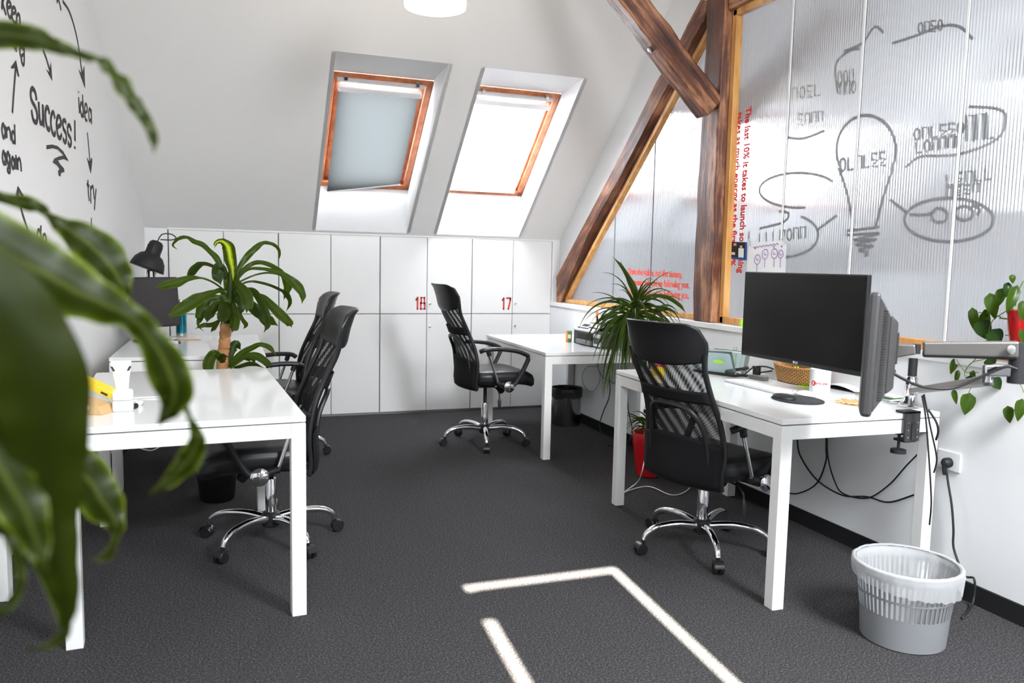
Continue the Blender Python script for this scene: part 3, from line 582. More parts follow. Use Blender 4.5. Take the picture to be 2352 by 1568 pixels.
word('word', [c6(l) for l in ([(52,350),(37,290),(25,350),(40,422),(54,390)], [(53,305),(60,435)], [(97,350),(80,300),(70,360),(85,425),(99,395)], [(98,320),(102,480),(90,507),(76,475),(96,440)], [(142,400),(127,350),(117,400),(130,467),(145,440)], [(144,360),(149,472)], [(160,330),(165,475)], [(175,360),(182,480)], [(178,395),(193,362),(206,400),(215,495)])], .022)
def filled(px):
    pts = [wp(p)+off for p in px]; n = len(pts); mb = MB(); mb.add(pts+[p+WN*.0006 for p in pts], [tuple(range(n)), tuple(range(2*n-1, n-1, -1))]+[(i,(i+1)%n,n+(i+1)%n,n+i) for i in range(n)]); return mb
for nm, poly_ in (('arrowhead', c5([(945,835),(985,885),(1012,790),(1022,1060)])), ('arrowhead', c5([(555,830),(595,870),(612,745),(628,970)])), ('arrowhead', c5([(130,810),(192,722),(232,920),(215,915),(195,810),(150,825)])), ('arrowhead', c6([(870,355),(893,395),(920,355),(922,400),(910,518)])), ('arrowhead', c6([(160,730),(180,640),(240,740),(215,745),(190,700),(172,760)])),
                  ('swoosh', c6([(467,232),(520,225),(575,240),(630,290),(688,392),(640,370),(580,385),(600,420),(640,465),(645,500),(610,510),(605,545),(590,540),(583,490),(600,470),(570,430),(530,405),(545,365),(590,345),(640,335),(580,275),(530,262),(467,272)]))):
    filled(poly_).build(nm, M['vinyl'], deco)
word('arrow_shaft', [c5([(755,15),(830,130),(890,310),(930,480),(955,640),(985,870)])], .024)
word('arrow_shaft', [c5([(515,590),(560,710),(602,860)])], .024)
word('arrow_shaft', [c5([(150,1355),(175,1000),(192,800)])], .024)
word('arrow_shaft', [c6([(875,105),(888,240),(900,380)])], .020)
word('arrow_shaft', [c6([(180,690),(205,845),(300,1150)])], .024)
word('arrow_shaft', [c6([(915,960),(913,1080),(905,1200)])], .020)
# ------------------------------------------------------------------ lockers
DX = [-.42, -.014, .406, .8255, 1.238, 1.6487, 2.0563, 2.4428, 2.822]
SEG = {'1': [[(.3,.82),(.62,1),(.62,0)]], '7': [[(.02,1),(.95,1),(.95,.85),(.45,0)]], '8': [[(.1,.52),(.1,1),(.9,1),(.9,.52),(0,.52),(0,0),(1,0),(1,.52)]], '9': [[(1,.5),(0,.5),(0,1),(1,1),(1,0),(0,0),(0,.15)]], '2': [[(0,.85),(0,1),(1,1),(1,.52),(0,.48),(0,0),(1,0)]], '0': [[(0,0),(0,1),(1,1),(1,0),(0,0)]]}
def digits(txt, x, z, h, y, parent, off):
    ps = []
    for i, ch in enumerate(txt):
        for pa in SEG[ch]: ps.append([V((x+i*h*.52+p[0]*h*.36, y, z+p[1]*h)) for p in pa])
    # widen ribbon corners by overlapping square dabs
    mb = ribbon2([[p+off for p in s] for s in ps], .0155, None, (0,-1,0))
    for s in ps:
        for p in s: mb.obox(p+off+V((0,-.0003,0)), (1,0,0), (0,1,0), (0,0,1), .0077, .0003, .0077)
    return mb.build('locker_number', M['redv'], parent)
NUM = ['20','19','18','17']; WORDS = ['leftmost, behind the corn plant', 'second from the left', 'third from the left', 'rightmost beside the partition']
for i in range(4):
    x0, xm, x1 = DX[2*i], DX[2*i+1], DX[2*i+2]
    r = empty('locker_cabinet', ((x0+x1)/2, YB, 0)); tag(r, 'white four-door locker numbered %s in red, %s' % (NUM[i], WORDS[i]), 'locker', 'white lockers along the back wall'); off = -r.location
    MB().hexa([V((xx, yy, zz)) for zz_ in (0,1) for xx, yy, zz in ((x0-r.location.x+.001,.020,0 if not zz_ else 1.53),(x1-r.location.x-.001,.020,0 if not zz_ else 1.53),(x1-r.location.x-.001,.34,0 if not zz_ else 1.25),(x0-r.location.x+.001,.34,0 if not zz_ else 1.25))]).build('body', M['cabbody'], r)
    gap = .0045
    for lv, (z0, z1) in enumerate(((.022, .872), (.879, 1.535))):
        for sd, (a, b) in enumerate(((x0, xm), (xm, x1))):
            d = MB().box(a+gap*(.6 if sd else 1.0)-r.location.x, b-gap*(1.0 if sd else .6)-r.location.x, 0, .018, z0, z1).build('door', M['cab'], r, bevel=.0015)
            if sd: MB().lathe([(.010,0),(.010,.008),(.004,.009)], 14, V((a+.028,YB-.0005,.965 if lv else .765))+off, (0,-1,0)).build('lock', M['steel'], d)
            elif lv:
                digits(NUM[i], b-.105, .918, .098, YB-.0008, d, off)
# ------------------------------------------------------------------ desks
def make_desk(c, rz, W, L, label, group, h=.755):
    r = empty('desk', (c[0], c[1], 0), rz); tag(r, label, 'desk', group); lg = .052
    MB().box(-W/2, W/2, -L/2, L/2, h-.022, h).build('tabletop', M['desk'], r, bevel=.002)
    fr = MB(); z0, z1 = h-.082, h-.027
    fr.box(-W/2+lg, W/2-lg, -L/2+.003, -L/2+.028, z0, z1).box(-W/2+lg, W/2-lg, L/2-.028, L/2-.003, z0, z1).box(-W/2+.003, -W/2+.028, -L/2+lg, L/2-lg, z0, z1).box(W/2-.028, W/2-.003, -L/2+lg, L/2-lg, z0, z1).box(-W/2+.05, W/2-.05, -L/2+.05, L/2-.05, h-.0275, h-.0215)
    fr.build('apron_frame', M['deskf'], r, bevel=.002)
    for sx in (-1,1):
        for sy in (-1,1):
            x, y = sx*(W/2-lg/2), sy*(L/2-lg/2); MB().box(x-lg/2, x+lg/2, y-lg/2, y+lg/2, 0, z1).build('leg', M['deskf'], r, bevel=.002)
    return r
DG = 'white four-legged office desks'
dLF = make_desk((-.165,3.60), math.radians(3.2), .79, 1.38, 'white desk at front left holding a white tube and a yellow box', DG)
dLB = make_desk((-.20,5.51), 0, .83, 1.33, 'white desk at back left under the black task lamp and small monitor', DG, .76)
dRF = make_desk((2.385,3.15), math.radians(-1.4), .77, 1.44, 'white desk at front right with the two monitors and keyboard', DG)
dRB = make_desk((2.415,5.57), math.radians(-.9), .78, 1.36, 'white desk at back right with the printer on it', DG, .735)
# narrow side table by the left wall (only one leg shows between the leaves)
st = empty('side_table', (-.917,3.0,0), math.atan(XS)*-1); tag(st, 'narrow white table against the left wall behind the foreground leaves', 'side table')
MB().box(-.09,.09,-.45,.45,.68,.70).build('tabletop', M['desk'], st, bevel=.002)
for sx in (-1,1):
    for sy in (-1,1): MB().box(sx*.06-.027,sx*.06+.027,sy*.42-.027,sy*.42+.027,0,.68).build('leg', M['deskf'], st, bevel=.002)
# ------------------------------------------------------------------ office chairs (local: faces +Y)
PROF = [(.352,-.165),(.40,-.172),(.52,-.165),(.65,-.187),(.77,-.235),(.88,-.287),(.95,-.305),(1.02,-.318),(1.065,-.338),(1.088,-.365)]
def prof(z):
    for (z0,y0),(z1,y1) in zip(PROF, PROF[1:]):
        if z <= z1: t = max(0,(z-z0)/(z1-z0)); return y0+(y1-y0)*t
    return PROF[-1][1]
def bw(z):
    T_ = [(.352,.225),(.55,.232),(.70,.215),(.80,.203),(.90,.212),(1.0,.228),(1.088,.225)]
    for (z0,a),(z1,b) in zip(T_, T_[1:]):
        if z <= z1: t = max(0,(z-z0)/(z1-z0)); t = t*t*(3-2*t); return a+(b-a)*t
    return T_[-1][1]
def back_pt(u, z, dy=0):  # u in -1..1
    return V((u*bw(z), prof(z)+.022-.05*(1-u*u)+dy, z))
def make_chair(label, group):
    r = empty('office_chair'); tag(r, label, 'office chair', group)
    for k in range(5):
        a = math.radians(72*k+90); d = V((math.cos(a), math.sin(a), 0)); s = V((-d.y, d.x, 0))
        p = smooth([d*.025+V((0,0,.112)), d*.13+V((0,0,.128)), d*.23+V((0,0,.122)), d*.285+V((0,0,.098)), d*.305+V((0,0,.066))], 6)
        lg = MB().tube(p, [.020,.0135], 12).build('base_leg', M['chrome'], r, smooth_a=40)
        cs = MB(); cc = d*.318+V((0,0,.0275))
        for sg in (-1,1): cs.lathe([(.008,-.009),(.024,-.009),(.0275,-.005),(.0275,.005),(.024,.009),(.008,.009)], 20, cc+s*(.0135*sg), s)
        cs.tube([d*.305+V((0,0,.07)), d*.306+V((0,0,.045))], .009, 8)
        cs.grid(lambda u, v: cc+s*(.021*(2*u-1))+(d*math.cos(PI*(.05+v*.75))+V((0,0,1))*math.sin(PI*(.05+v*.75)))*.031, 2, 9)
        cs.build('caster', M['black'], lg, smooth_a=40)
    MB().lathe([(.034,.075),(.042,.082),(.042,.135),(.030,.146)], 24).build('hub', M['black'], r, smooth_a=40)
    MB().lathe([(.0255,.13),(.0255,.30),(.024,.303)], 24).build('gas_lift', M['chrome'], r, smooth_a=40)
    MB().lathe([(.0135,.29),(.0135,.46)], 16).build('piston', M['blackm'], r, smooth_a=40)
    up = []
    mb = MB(); mb.box(-.09,.09,-.11,.13,.352,.382).box(-.05,.05,-.06,.06,.335,.36); mb.lathe([(.02,0),(.024,.01),(.024,.05),(.02,.06)],16,(0,.10,.335),(0,.5,-.6)); up.append(mb.build('tilt_mechanism', M['blackm'], r, bevel=.004))
    mb = MB(); mb.tube(smooth([(.06,.03,.35),(.16,.035,.34),(.20,.035,.31),(.205,.035,.27)],5), .005, 8).tube([(.205,.035,.285),(.206,.035,.26),(.208,.035,.215)], [.005,.013,.010], 10); up.append(mb.build('height_lever', M['black'], r, smooth_a=40))
    # seat cushion: rounded superellipse with a waterfall front
    def seat(u, v):
        a = 2*PI*u; ca, sa = math.cos(a), math.sin(a); ex = .42
        x = .24*math.copysign(abs(ca)**ex, ca); y = .083+.245*math.copysign(abs(sa)**ex, sa)
        prof_ = [(0,.378),(.93,.380),(1.0,.405),(1.0,.445),(.95,.470),(.80,.480),(.4,.478),(0,.476)]
        i = min(int(v*7), 6); t = v*7-i; s_ = prof_[i][0]+(prof_[i+1][0]-prof_[i][0])*t; z = prof_[i][1]+(prof_[i+1][1]-prof_[i][1])*t
        yy = .083+(y-.083)*s_; f = max(0, (yy-.16)/.16); z -= .040*f*f; 
        return V((x*s_, yy, z))
    up.append(MB().grid(seat, 48, 22, True).build('seat', M['leather'] , r, smooth_a=0))
    # backrest frame tubes
    fr = MB()
    for sg in (-1,1): fr.tube(smooth([back_pt(sg, z) for z in (.352,.40,.52,.65,.77,.88,.96)], 5), .0125, 10)
    fr.tube(smooth([back_pt(u, .352) for u in (-1,-.5,0,.5,1)], 5), .011, 8)
    fr.tube(smooth([V((-.16,-.02,.37)), V((-.17,-.14,.372)), back_pt(-.78,.42)+V((0,.0,0)), back_pt(-.70,.60,-.012), back_pt(-.5,.70,-.02), back_pt(0,.72,-.02), back_pt(.5,.70,-.02), back_pt(.70,.60,-.012), back_pt(.78,.42), V((.17,-.14,.372)), V((.16,-.02,.37))], 6), .012, 8)
    up.append(fr.build('back_frame', M['black'], r, smooth_a=40))
    mb = MB().grid(lambda u, v: back_pt(2*u-1, .352+(.945-.352)*v), 15, 26); up.append(mb.build('mesh_backrest', M['mesh'], r, smooth_a=0))
    mb = MB(); mb.grid(lambda u, v: back_pt((2*u-1)*1.03, .355+(.545-.355)*v+.035*(1-(2*u-1)**2)*v, -.018), 15, 10)
    up.append(mb.build('lower_back_panel', M['fabric'], r, smooth_a=0, solid=.004))
    mb = MB(); mb.grid(lambda u, v: back_pt(2*u-1, .735+.055*v, -.014), 15, 5); up.append(mb.build('lumbar_strap', M['fabric'], r, smooth_a=0, solid=.006))
    # headrest: padded leather, curled at the top
    def head(u, v):
        a = 2*PI*v; uu = 2*u-1; au = abs(uu); zb = .925-.028*(1-uu*uu); rc = .16; k_ = max(0, (au-(1-.30))/.30)
        zt = 1.090-.075*(1-math.sqrt(max(0, 1-k_**2)))
        zz = (zb+zt)/2+(zt-zb)/2*math.copysign(abs(math.cos(a))**.35, math.cos(a)); e = max(.30, (1-au**8))
        th = .024*math.copysign(abs(math.sin(a))**.7, math.sin(a))*e; p = back_pt(uu*1.03, zz); return p+V((0, th+.002, 0))
    mb = MB(); mb.grid(head, 25, 25); n0 = len(mb.v); 
    mb.f += [tuple(j*25 for j in range(24)), tuple(j*25+24 for j in range(23,-1,-1))]
    up.append(mb.build('headrest', M['leather'], r, smooth_a=50))
    for sg in (-1,1):
        x = sg*.275
        ar = MB(); ar.tube(smooth([(x-sg*.02,-.135,.625),(x,-.10,.640),(x,0,.643),(x,.12,.628),(x,.19,.606),(x,.222,.584),(x,.212,.545),(x,.165,.455),(x,.12,.390),(x,.07,.372)], 6), .0155, 10, flat=1.25)
        ar.tube([(x,.085,.375),(x,-.01,.40)], .017, 10); ar.obox((x-sg*.05,.06,.372),(1,0,0),(0,1,0),(0,0,1),.055,.022,.012)
        a_ = ar.build('armrest', M['black'], r, smooth_a=40); up.append(a_)
        MB().tube([(x,-.082,.625),(x,-.005,.405)], .0095, 12).build('chrome_strut', M['chrome'], a_, smooth_a=40)
        cp = MB(); cp.tube([(x,-.087,.642),(x,-.072,.598)], .016, 10); cp.build('strut_cap', M['black'], a_, smooth_a=40)
        MB().lathe([(.036,0),(.040,.006),(.034,.013),(.001,.017)], 24, (x+sg*.012,.075,.375), (sg,0,0)).build('chrome_disc', M['chrome'], a_, smooth_a=50)
    return r
CG = 'black high-back mesh office chairs'
FIXED = ('base_leg', 'hub', 'gas_lift', 'piston')
def lift(root, dz):
    for c in kids(root):
        if c.name.split('.')[0] not in FIXED: c.location.z = dz
ch4 = make_chair('black mesh office chair at the front right desk, seen from behind', CG)
ch3, _ = dup(ch4, (1.80,5.49,0), 0, 'black high-back chair facing the back right desk, its back to the lockers', CG)
ch1, _ = dup(ch4, (.205,3.80,0), 0, 'black chair tucked under the front left desk, nearest on the left', CG)
ch2, _ = dup(ch4, (.36,5.45,0), 0, 'black chair at the back left desk, half hidden behind the nearer left chair', CG)
def place_chair(c, loc, yaw_deg, base_off, dz):
    c.location = loc; c.rotation_euler = (0,0,math.radians(yaw_deg)); lift(c, dz)
    for k in kids(c):
        if k.name.split('.')[0] == 'base_leg': k.rotation_euler = (0,0,math.radians(base_off-90-yaw_deg))
place_chair(ch4, (2.105,3.12,0), -90+15, 34, 0)
place_chair(ch3, (1.785,5.49,0), -90+2, 39, .085)
place_chair(ch1, (.185,3.79,0), 90+3, 10, .012)
place_chair(ch2, (.32,5.45,0), 90, 0, .02)
# ------------------------------------------------------------------ pendant lamp
pl_ = empty('pendant_lamp', (.985,3.93,ZC+.034)); tag(pl_, 'lit white glass dome lamp hanging at the top of the picture', 'lamp')
MB().lathe([(.151,2.535-ZC),(.152,2.56-ZC),(.146,2.62-ZC),(.12,2.70-ZC),(.07,2.75-ZC),(.03,2.77-ZC)],40).build('lamp_shade', M['opal'], pl_, smooth_a=0)
MB().tube([(0,0,2.765-ZC),(0,0,-.02)], .006, 8).build('cord', M['white'], pl_); MB().lathe([(.05,-.03),(.06,-.001)],24).build('ceiling_rose', M['white'], pl_)
# ------------------------------------------------------------------ plants
def leaf(ctrl, mt, parent, off, wave=.0, fold=.18, nm='leaf', nseg=6):
    """ctrl: list of (point, full width m, twist deg)"""
    pts = smooth([c[0] for c in ctrl], nseg); n = len(pts)
    def lerp(k, i):
        t = i/(n-1)*(len(ctrl)-1); a = min(int(t), len(ctrl)-2); f_ = t-a; f_ = f_*f_*(3-2*f_); return ctrl[a][k]*(1-f_)+ctrl[a+1][k]*f_
    mb = MB(); mb.uv = []; nu = 7; ph = random.uniform(0, 6)
    for i in range(n):
        t = (pts[min(i+1,n-1)]-pts[max(i-1,0)]); t = t.normalized() if t.length > 1e-9 else V((0,0,1))
        vw = (pts[i]-CAM).normalized(); s = t.cross(vw); s = s.normalized() if s.length > 1e-4 else V((1,0,0)); nn = s.cross(t)
        tw = math.radians(lerp(2, i)); side = s*math.cos(tw)+nn*math.sin(tw); nr = side.cross(t); wd = lerp(1, i)/2
        for k in range(nu):
            u = k/(nu-1)*2-1
            wv = wave*math.sin(i*.9+ph+(0 if u > 0 else 1.7))*abs(u)**2
            mb.v.append(pts[i]+off+side*(u*wd)+nr*(abs(u)*wd*fold+wv)); mb.uv.append(((u+1)/2, i/(n-1)))
    mb.f = [(i*nu+k, i*nu+k+1, (i+1)*nu+k+1, (i+1)*nu+k) for i in range(n-1) for k in range(nu-1)]
    return mb.build(nm, mt, parent, smooth_a=0)
# --- foreground corn plant
cane = dep((-420,760), .82); fp = empty('corn_plant', (cane.x, cane.y, 0)); tag(fp, 'large corn plant with blurred drooping leaves in the left foreground', 'plant'); off = -fp.location
MB().lathe([(.11,0),(.135,.02),(.16,.28),(.165,.30),(.15,.30),(.145,.27)],32).build('pot', M['dkgrey'], fp, smooth_a=40)
MB().lathe([(.146,.27),(.01,.275)],24).build('soil', M['soil'], fp)
MB().tube([(0,0,.26),(.01,.0,.7),(0,.01,1.15),(0,0,1.42)], .026, 12).build('cane', M['bark'], fp, smooth_a=0)
def fg(px, d0, d1, mt, tw=0, wave=.004, fold=.2):
    n = len(px); C_ = [(dep((p[0],p[1]), d0+(d1-d0)*i/(n-1)), p[2]*(d0+(d1-d0)*i/(n-1))/FPX, (p[3] if len(p) > 3 else tw)) for i, p in enumerate(px)]
    return leaf(C_, mt, fp, off, wave, fold)
fg([(-400,330,25),(-280,180,45),(-130,100,60),(-20,80,66),(70,86,58),(130,106,34),(185,126,20),(235,140,30,50),(270,175,42,35),(300,222,36,20),(318,250,30,0),(338,280,26),(352,315,22),(354,350,4)], .80,.80, M['leafA'])
fg([(-400,520,25),(-250,420,30),(-100,420,30),(0,452,26),(60,466,36),(95,478,24),(112,495,16),(140,517,40),(185,545,78),(232,585,98),(268,632,72),(286,668,30),(289,695,4)], .95,1.0, M['leafA'])
fg([(-410,560,30),(-260,480,90),(-80,530,150),(50,600,150),(140,652,142),(230,695,96),(300,728,58),(345,775,62),(385,850,92),(402,905,84),(388,945,46),(362,978,4)], .72,.80, M['leafA'], wave=.003)
fg([(360,800,10),(400,875,20),(420,915,14),(434,955,11),(447,985,24),(452,1018,42),(430,1060,56),(395,1098,36),(345,1135,6)], .79,.82, M['leafA'])
fg([(-400,620,40),(-220,560,130),(-60,640,190),(40,760,205),(95,880,205),(110,1000,172),(108,1120,150),(120,1230,112),(148,1330,66),(156,1400,44),(152,1450,4)], .58,.66, M['leafB'], wave=.002)
fg([(-100,860,40),(60,960,60),(140,1030,80),(195,1095,104),(240,1160,88),(266,1205,40),(264,1240,14),(245,1276,24),(205,1284,4)], .84,.86, M['leafA'])
fg([(-380,680,30),(-240,760,120),(-110,900,150),(-20,1040,130),(45,1150,108),(82,1240,66),(104,1310,4)], .60,.62, M['leafA'])
fg([(-300,900,20),(-120,1050,34),(-20,1160,30),(22,1230,26),(46,1300,22),(44,1350,20),(20,1392,20),(-30,1425,14)], .70,.70, M['leafA'])
fg([(-200,900,40),(20,1150,50),(120,1340,36),(150,1440,26),(120,1478,22),(60,1492,4)], .74,.76, M['leafA'])
fg([(-400,700,40),(-260,700,150),(-120,820,220),(-10,960,200),(20,1100,130),(0,1230,60)], .62,.64, M['leafB'], wave=.002)
fg([(-400,640,30),(-250,560,60),(-100,600,110),(10,680,120),(60,780,100),(70,880,40)], .70,.74, M['leafA'])
# --- corn plant between the left desks
cb = at((478,1142),2,0); cb = V((-.06,4.56,0)); mpn = empty('corn_plant', cb); tag(mpn, 'corn plant with a thick pale trunk standing between the left desks', 'plant'); off = -mpn.location
MB().lathe([(.085,0),(.092,.01),(.120,.32),(.124,.33),(.112,.33),(.108,.30)],32).build('pot', M['blackm'], mpn, smooth_a=40)
MB().lathe([(.109,.30),(.01,.302)],24).build('soil', M['soil'], mpn)
t0, t1 = V((0,0,.29)), at((519,742),1,4.60)+off; tb = at((511,832),1,4.60)+off
mb = MB(); tp_ = smooth([t0, tb, (tb+t1)/2+V((.002,0,0)), t1], 8); mb.tube(tp_, [.030+.002*((i*7)%3-1) for i in range(len(tp_))], 14); mb.build('trunk', M['bark'], mpn, smooth_a=0)
cm = lambda p: (300+p[0]/4.127, 520+p[1]/4.127)
cs0 = [at(q,1,yy)+off for q, yy in (((519,750),4.60),((527,700),4.60),((529,650),4.60),((530,600),4.61))]
MB().tube(smooth(cs0,5), [.026,.010], 12).build('leaf_sheath', M['leafD'], mpn, smooth_a=0)
MID = [(.12,'A',[(900,480,26),(820,310,60),(740,225,46),(680,172,52),(600,140,46),(540,105,30),(480,105,36),(430,135,26),(400,180,18),(445,218,3)]),
(-.08,'Y',[(960,560,40),(968,430,80),(945,300,116),(925,200,116),(885,150,70),(840,140,42),(805,160,32),(795,205,3)]),
(.15,'A',[(985,520,26),(1030,390,46),(1110,280,64),(1190,200,58),(1260,155,36),(1340,165,32),(1395,205,30),(1412,260,26),(1398,330,3)]),
(.2,'A',[(970,540,22),(1060,420,40),(1160,350,42),(1250,342,42),(1350,380,44),(1440,450,56),(1490,550,90),(1478,620,60),(1450,695,3)]),
(-.15,'A',[(985,530,22),(1100,412,26),(1240,400,32),(1380,430,42),(1480,478,62),(1580,560,92),(1630,650,62),(1625,732,3)]),
(.05,'A',[(1000,540,18),(1150,470,16),(1280,440,18),(1400,452,20),(1455,490,4)]),
(.1,'B',[(1030,550,14),(1150,520,22),(1300,550,26),(1420,600,28),(1480,645,52),(1512,720,36),(1475,805,4)]),
(-.05,'B',[(905,500,16),(880,405,60),(832,395,112),(830,470,112),(855,555,5)]),
(.2,'B',[(885,430,12),(760,368,34),(690,352,38),(640,372,64),(585,425,78),(550,490,40),(535,525,3)]),
(-.25,'A',[(905,620,18),(800,540,18),(680,490,18),(560,490,54),(440,530,92),(320,560,78),(232,582,8)]),
(-.3,'A',[(930,650,20),(840,615,34),(740,640,70),(620,700,124),(480,780,116),(385,840,44),(368,862,6)]),
(.1,'B',[(905,600,14),(840,600,36),(800,610,30),(740,640,6)]),
(-.1,'A',[(900,690,30),(790,720,72),(705,790,74),(660,870,56),(640,935,22),(690,992,3)]),
(-.15,'B',[(930,700,40),(810,760,76),(745,830,96),(720,908,6)]),
(-.1,'A',[(910,660,30),(760,690,80),(680,760,96),(650,850,70),(650,875,8)]),
(-.3,'A',[(965,545,60),(1030,570,96),(1092,650,118),(1112,740,104),(1100,815,6)]),
(-.2,'B',[(1040,600,30),(1160,612,66),(1225,700,64),(1280,810,74),(1300,920,58),(1262,1008,4)]),
(-.15,'A',[(1100,640,20),(1250,660,42),(1320,735,80),(1420,830,96),(1500,910,76),(1528,955,5)]),
(.1,'A',[(1080,740,40),(1220,830,86),(1320,890,84),(1398,942,5)]),
(.0,'B',[(1000,680,40),(1120,720,70),(1200,790,80),(1250,880,60),(1280,960,5)]),
(-.22,'B',[(930,690,60),(895,760,116),(880,850,116),(860,925,6)]),
(-.2,'A',[(960,700,50),(990,850,96),(982,950,86),(960,1002,5)]),
(.05,'A',[(1000,760,30),(1060,880,38),(1092,930,42),(1068,972,4)]),
(.0,'A',[(880,860,20),(780,930,44),(690,935,44),(612,968,4)]),
(-.1,'A',[(850,880,20),(795,960,42),(760,998,4)]),
(.05,'B',[(930,600,80),(940,700,120),(920,800,110),(900,880,10)]),
(.02,'C',[(945,760,30),(930,640,70),(915,520,70),(900,430,40),(885,380,4)]),
(.02,'B',[(950,740,40),(975,640,70),(1000,540,60),(1020,470,30),(1035,430,4)]),
(-.05,'C',[(940,700,40),(905,650,90),(890,700,100),(900,780,60),(905,820,4)]),
(-.05,'B',[(950,690,40),(1000,640,80),(1040,700,90),(1050,780,60),(1050,830,4)]),
(.05,'B',[(925,1330,30),(945,1190,84),(1000,1125,96),(1045,1165,10)]),
(-.1,'A',[(900,1340,40),(1050,1205,62),(1150,1150,54),(1230,1118,42),(1320,1150,48),(1382,1232,4)]),
(-.15,'A',[(940,1340,30),(1100,1225,44),(1200,1232,76),(1290,1290,66),(1335,1345,5)]),
(-.15,'A',[(900,1330,40),(830,1225,64),(780,1215,96),(742,1290,106),(735,1370,90),(740,1420,10)]),
(-.2,'B',[(880,1320,30),(868,1245,76),(925,1228,8)]),
(-.1,'B',[(980,1345,30),(1140,1300,44),(1262,1338,5)]),
(.1,'A',[(1060,1240,40),(1150,1245,86),(1180,1300,8)])]
for dd, ky, pts in MID:
    n = len(pts); C_ = []
    for i, p in enumerate(pts):
        yy = 4.60+dd*(i/(n-1)); q = at(cm(p), 1, yy); C_.append((q, p[2]/4.127*(q-CAM).dot(CF)/FPX, (8 if i % 2 else -8)))
    leaf(C_, M['leaf'+{'A':'C','B':'D','Y':'Y','C':'C'}[ky]], mpn, off, .004, .22)
# --- dragon plant in a red pot behind the right desk
rp = V((2.53,4.36,0)); dg_ = empty('dragon_plant', rp); tag(dg_, 'spiky narrow-leaved dragon plant in a red pot between the right desks', 'plant'); off = -rp
MB().lathe([(.075,0),(.085,.006),(.112,.20),(.116,.27),(.112,.28),(.104,.275),(.10,.24)],36).build('pot', M['red'], dg_, smooth_a=40)
MB().lathe([(.101,.245),(.01,.25)],20).build('soil', M['soil'], dg_)
cr = at((1448,722),1,4.40)+off; cr2 = at((1500,735),1,4.36)+off
MB().tube(smooth([(-.03,0,.24),(-.035,.01,.5),(cr.x,cr.y,cr.z-.2),cr],6), [.016,.012], 10).build('trunk', M['bark'], dg_, smooth_a=0)
MB().tube(smooth([(.03,0,.24),(.02,0,.55),(cr2.x,cr2.y,cr2.z-.15),cr2],6), [.014,.010], 10).build('trunk', M['bark'], dg_, smooth_a=0)
def spiky(c, n, Lr, el_r, wd, seed, azr=(0,360), droop=1.0):
    r_ = random.Random(seed)
    for i in range(n):
        az = math.radians(r_.uniform(*azr)); el = math.radians(r_.uniform(*el_r)); L = r_.uniform(*Lr); d = V((math.cos(az)*math.cos(el), math.sin(az)*math.cos(el), math.sin(el)))
        p = c+V((0,0,r_.uniform(-.06,.05))); C_ = []; ns = 9; dr_ = r_.uniform(.7,1.3)*droop
        for k in range(ns):
            f_ = k/(ns-1); C_.append((p-off, wd*(.7+.5*math.sin(PI*min(1,f_*1.3)))*(1-f_**3)+.001, 15*math.sin(i)+0)); d = (d+V((0,0,-.13*dr_*(1+f_*1.6)))).normalized(); p = p+d*(L/(ns-1))
            if p.x+rp.x > 2.895: p.x = 2.895-rp.x
            if p.x+rp.x > 2.795 and p.z < 1.0: p.x = 2.795-rp.x
        leaf(C_, M['leafM'], dg_, off, 0, .3, nseg=3)
spiky(cr, 30, (.26,.42), (-10,45), .013, 3, (120,330), 1.4)
spiky(cr+V((.0,-.02,-.03)), 40, (.34,.52), (-30,25), .015, 31, (185,300), 1.75)
spiky(cr+V((.02,-.02,.02)), 44, (.22,.40), (0,75), .0085, 77, (0,360), 1.0)
spiky(cr2, 16, (.18,.30), (0,60), .012, 5, (180,360), 1.3)
for pts in ([(1450,720,8),(1462,690,14),(1455,660,15),(1430,615,8),(1408,590,1)], [(1458,722,8),(1462,690,12),(1448,650,12),(1425,600,1)], [(1460,700,6),(1490,680,7),(1530,682,10),(1560,700,9),(1575,718,1)]):
    leaf([(at((p[0],p[1]),1,4.38), p[2]/370, 0) for p in pts], M['leafM'], dg_, off, 0, .25)
spiky(V((-.02,-.02,.31)), 15, (.14,.28), (15,75), .008, 9, (90,270), 1.1)
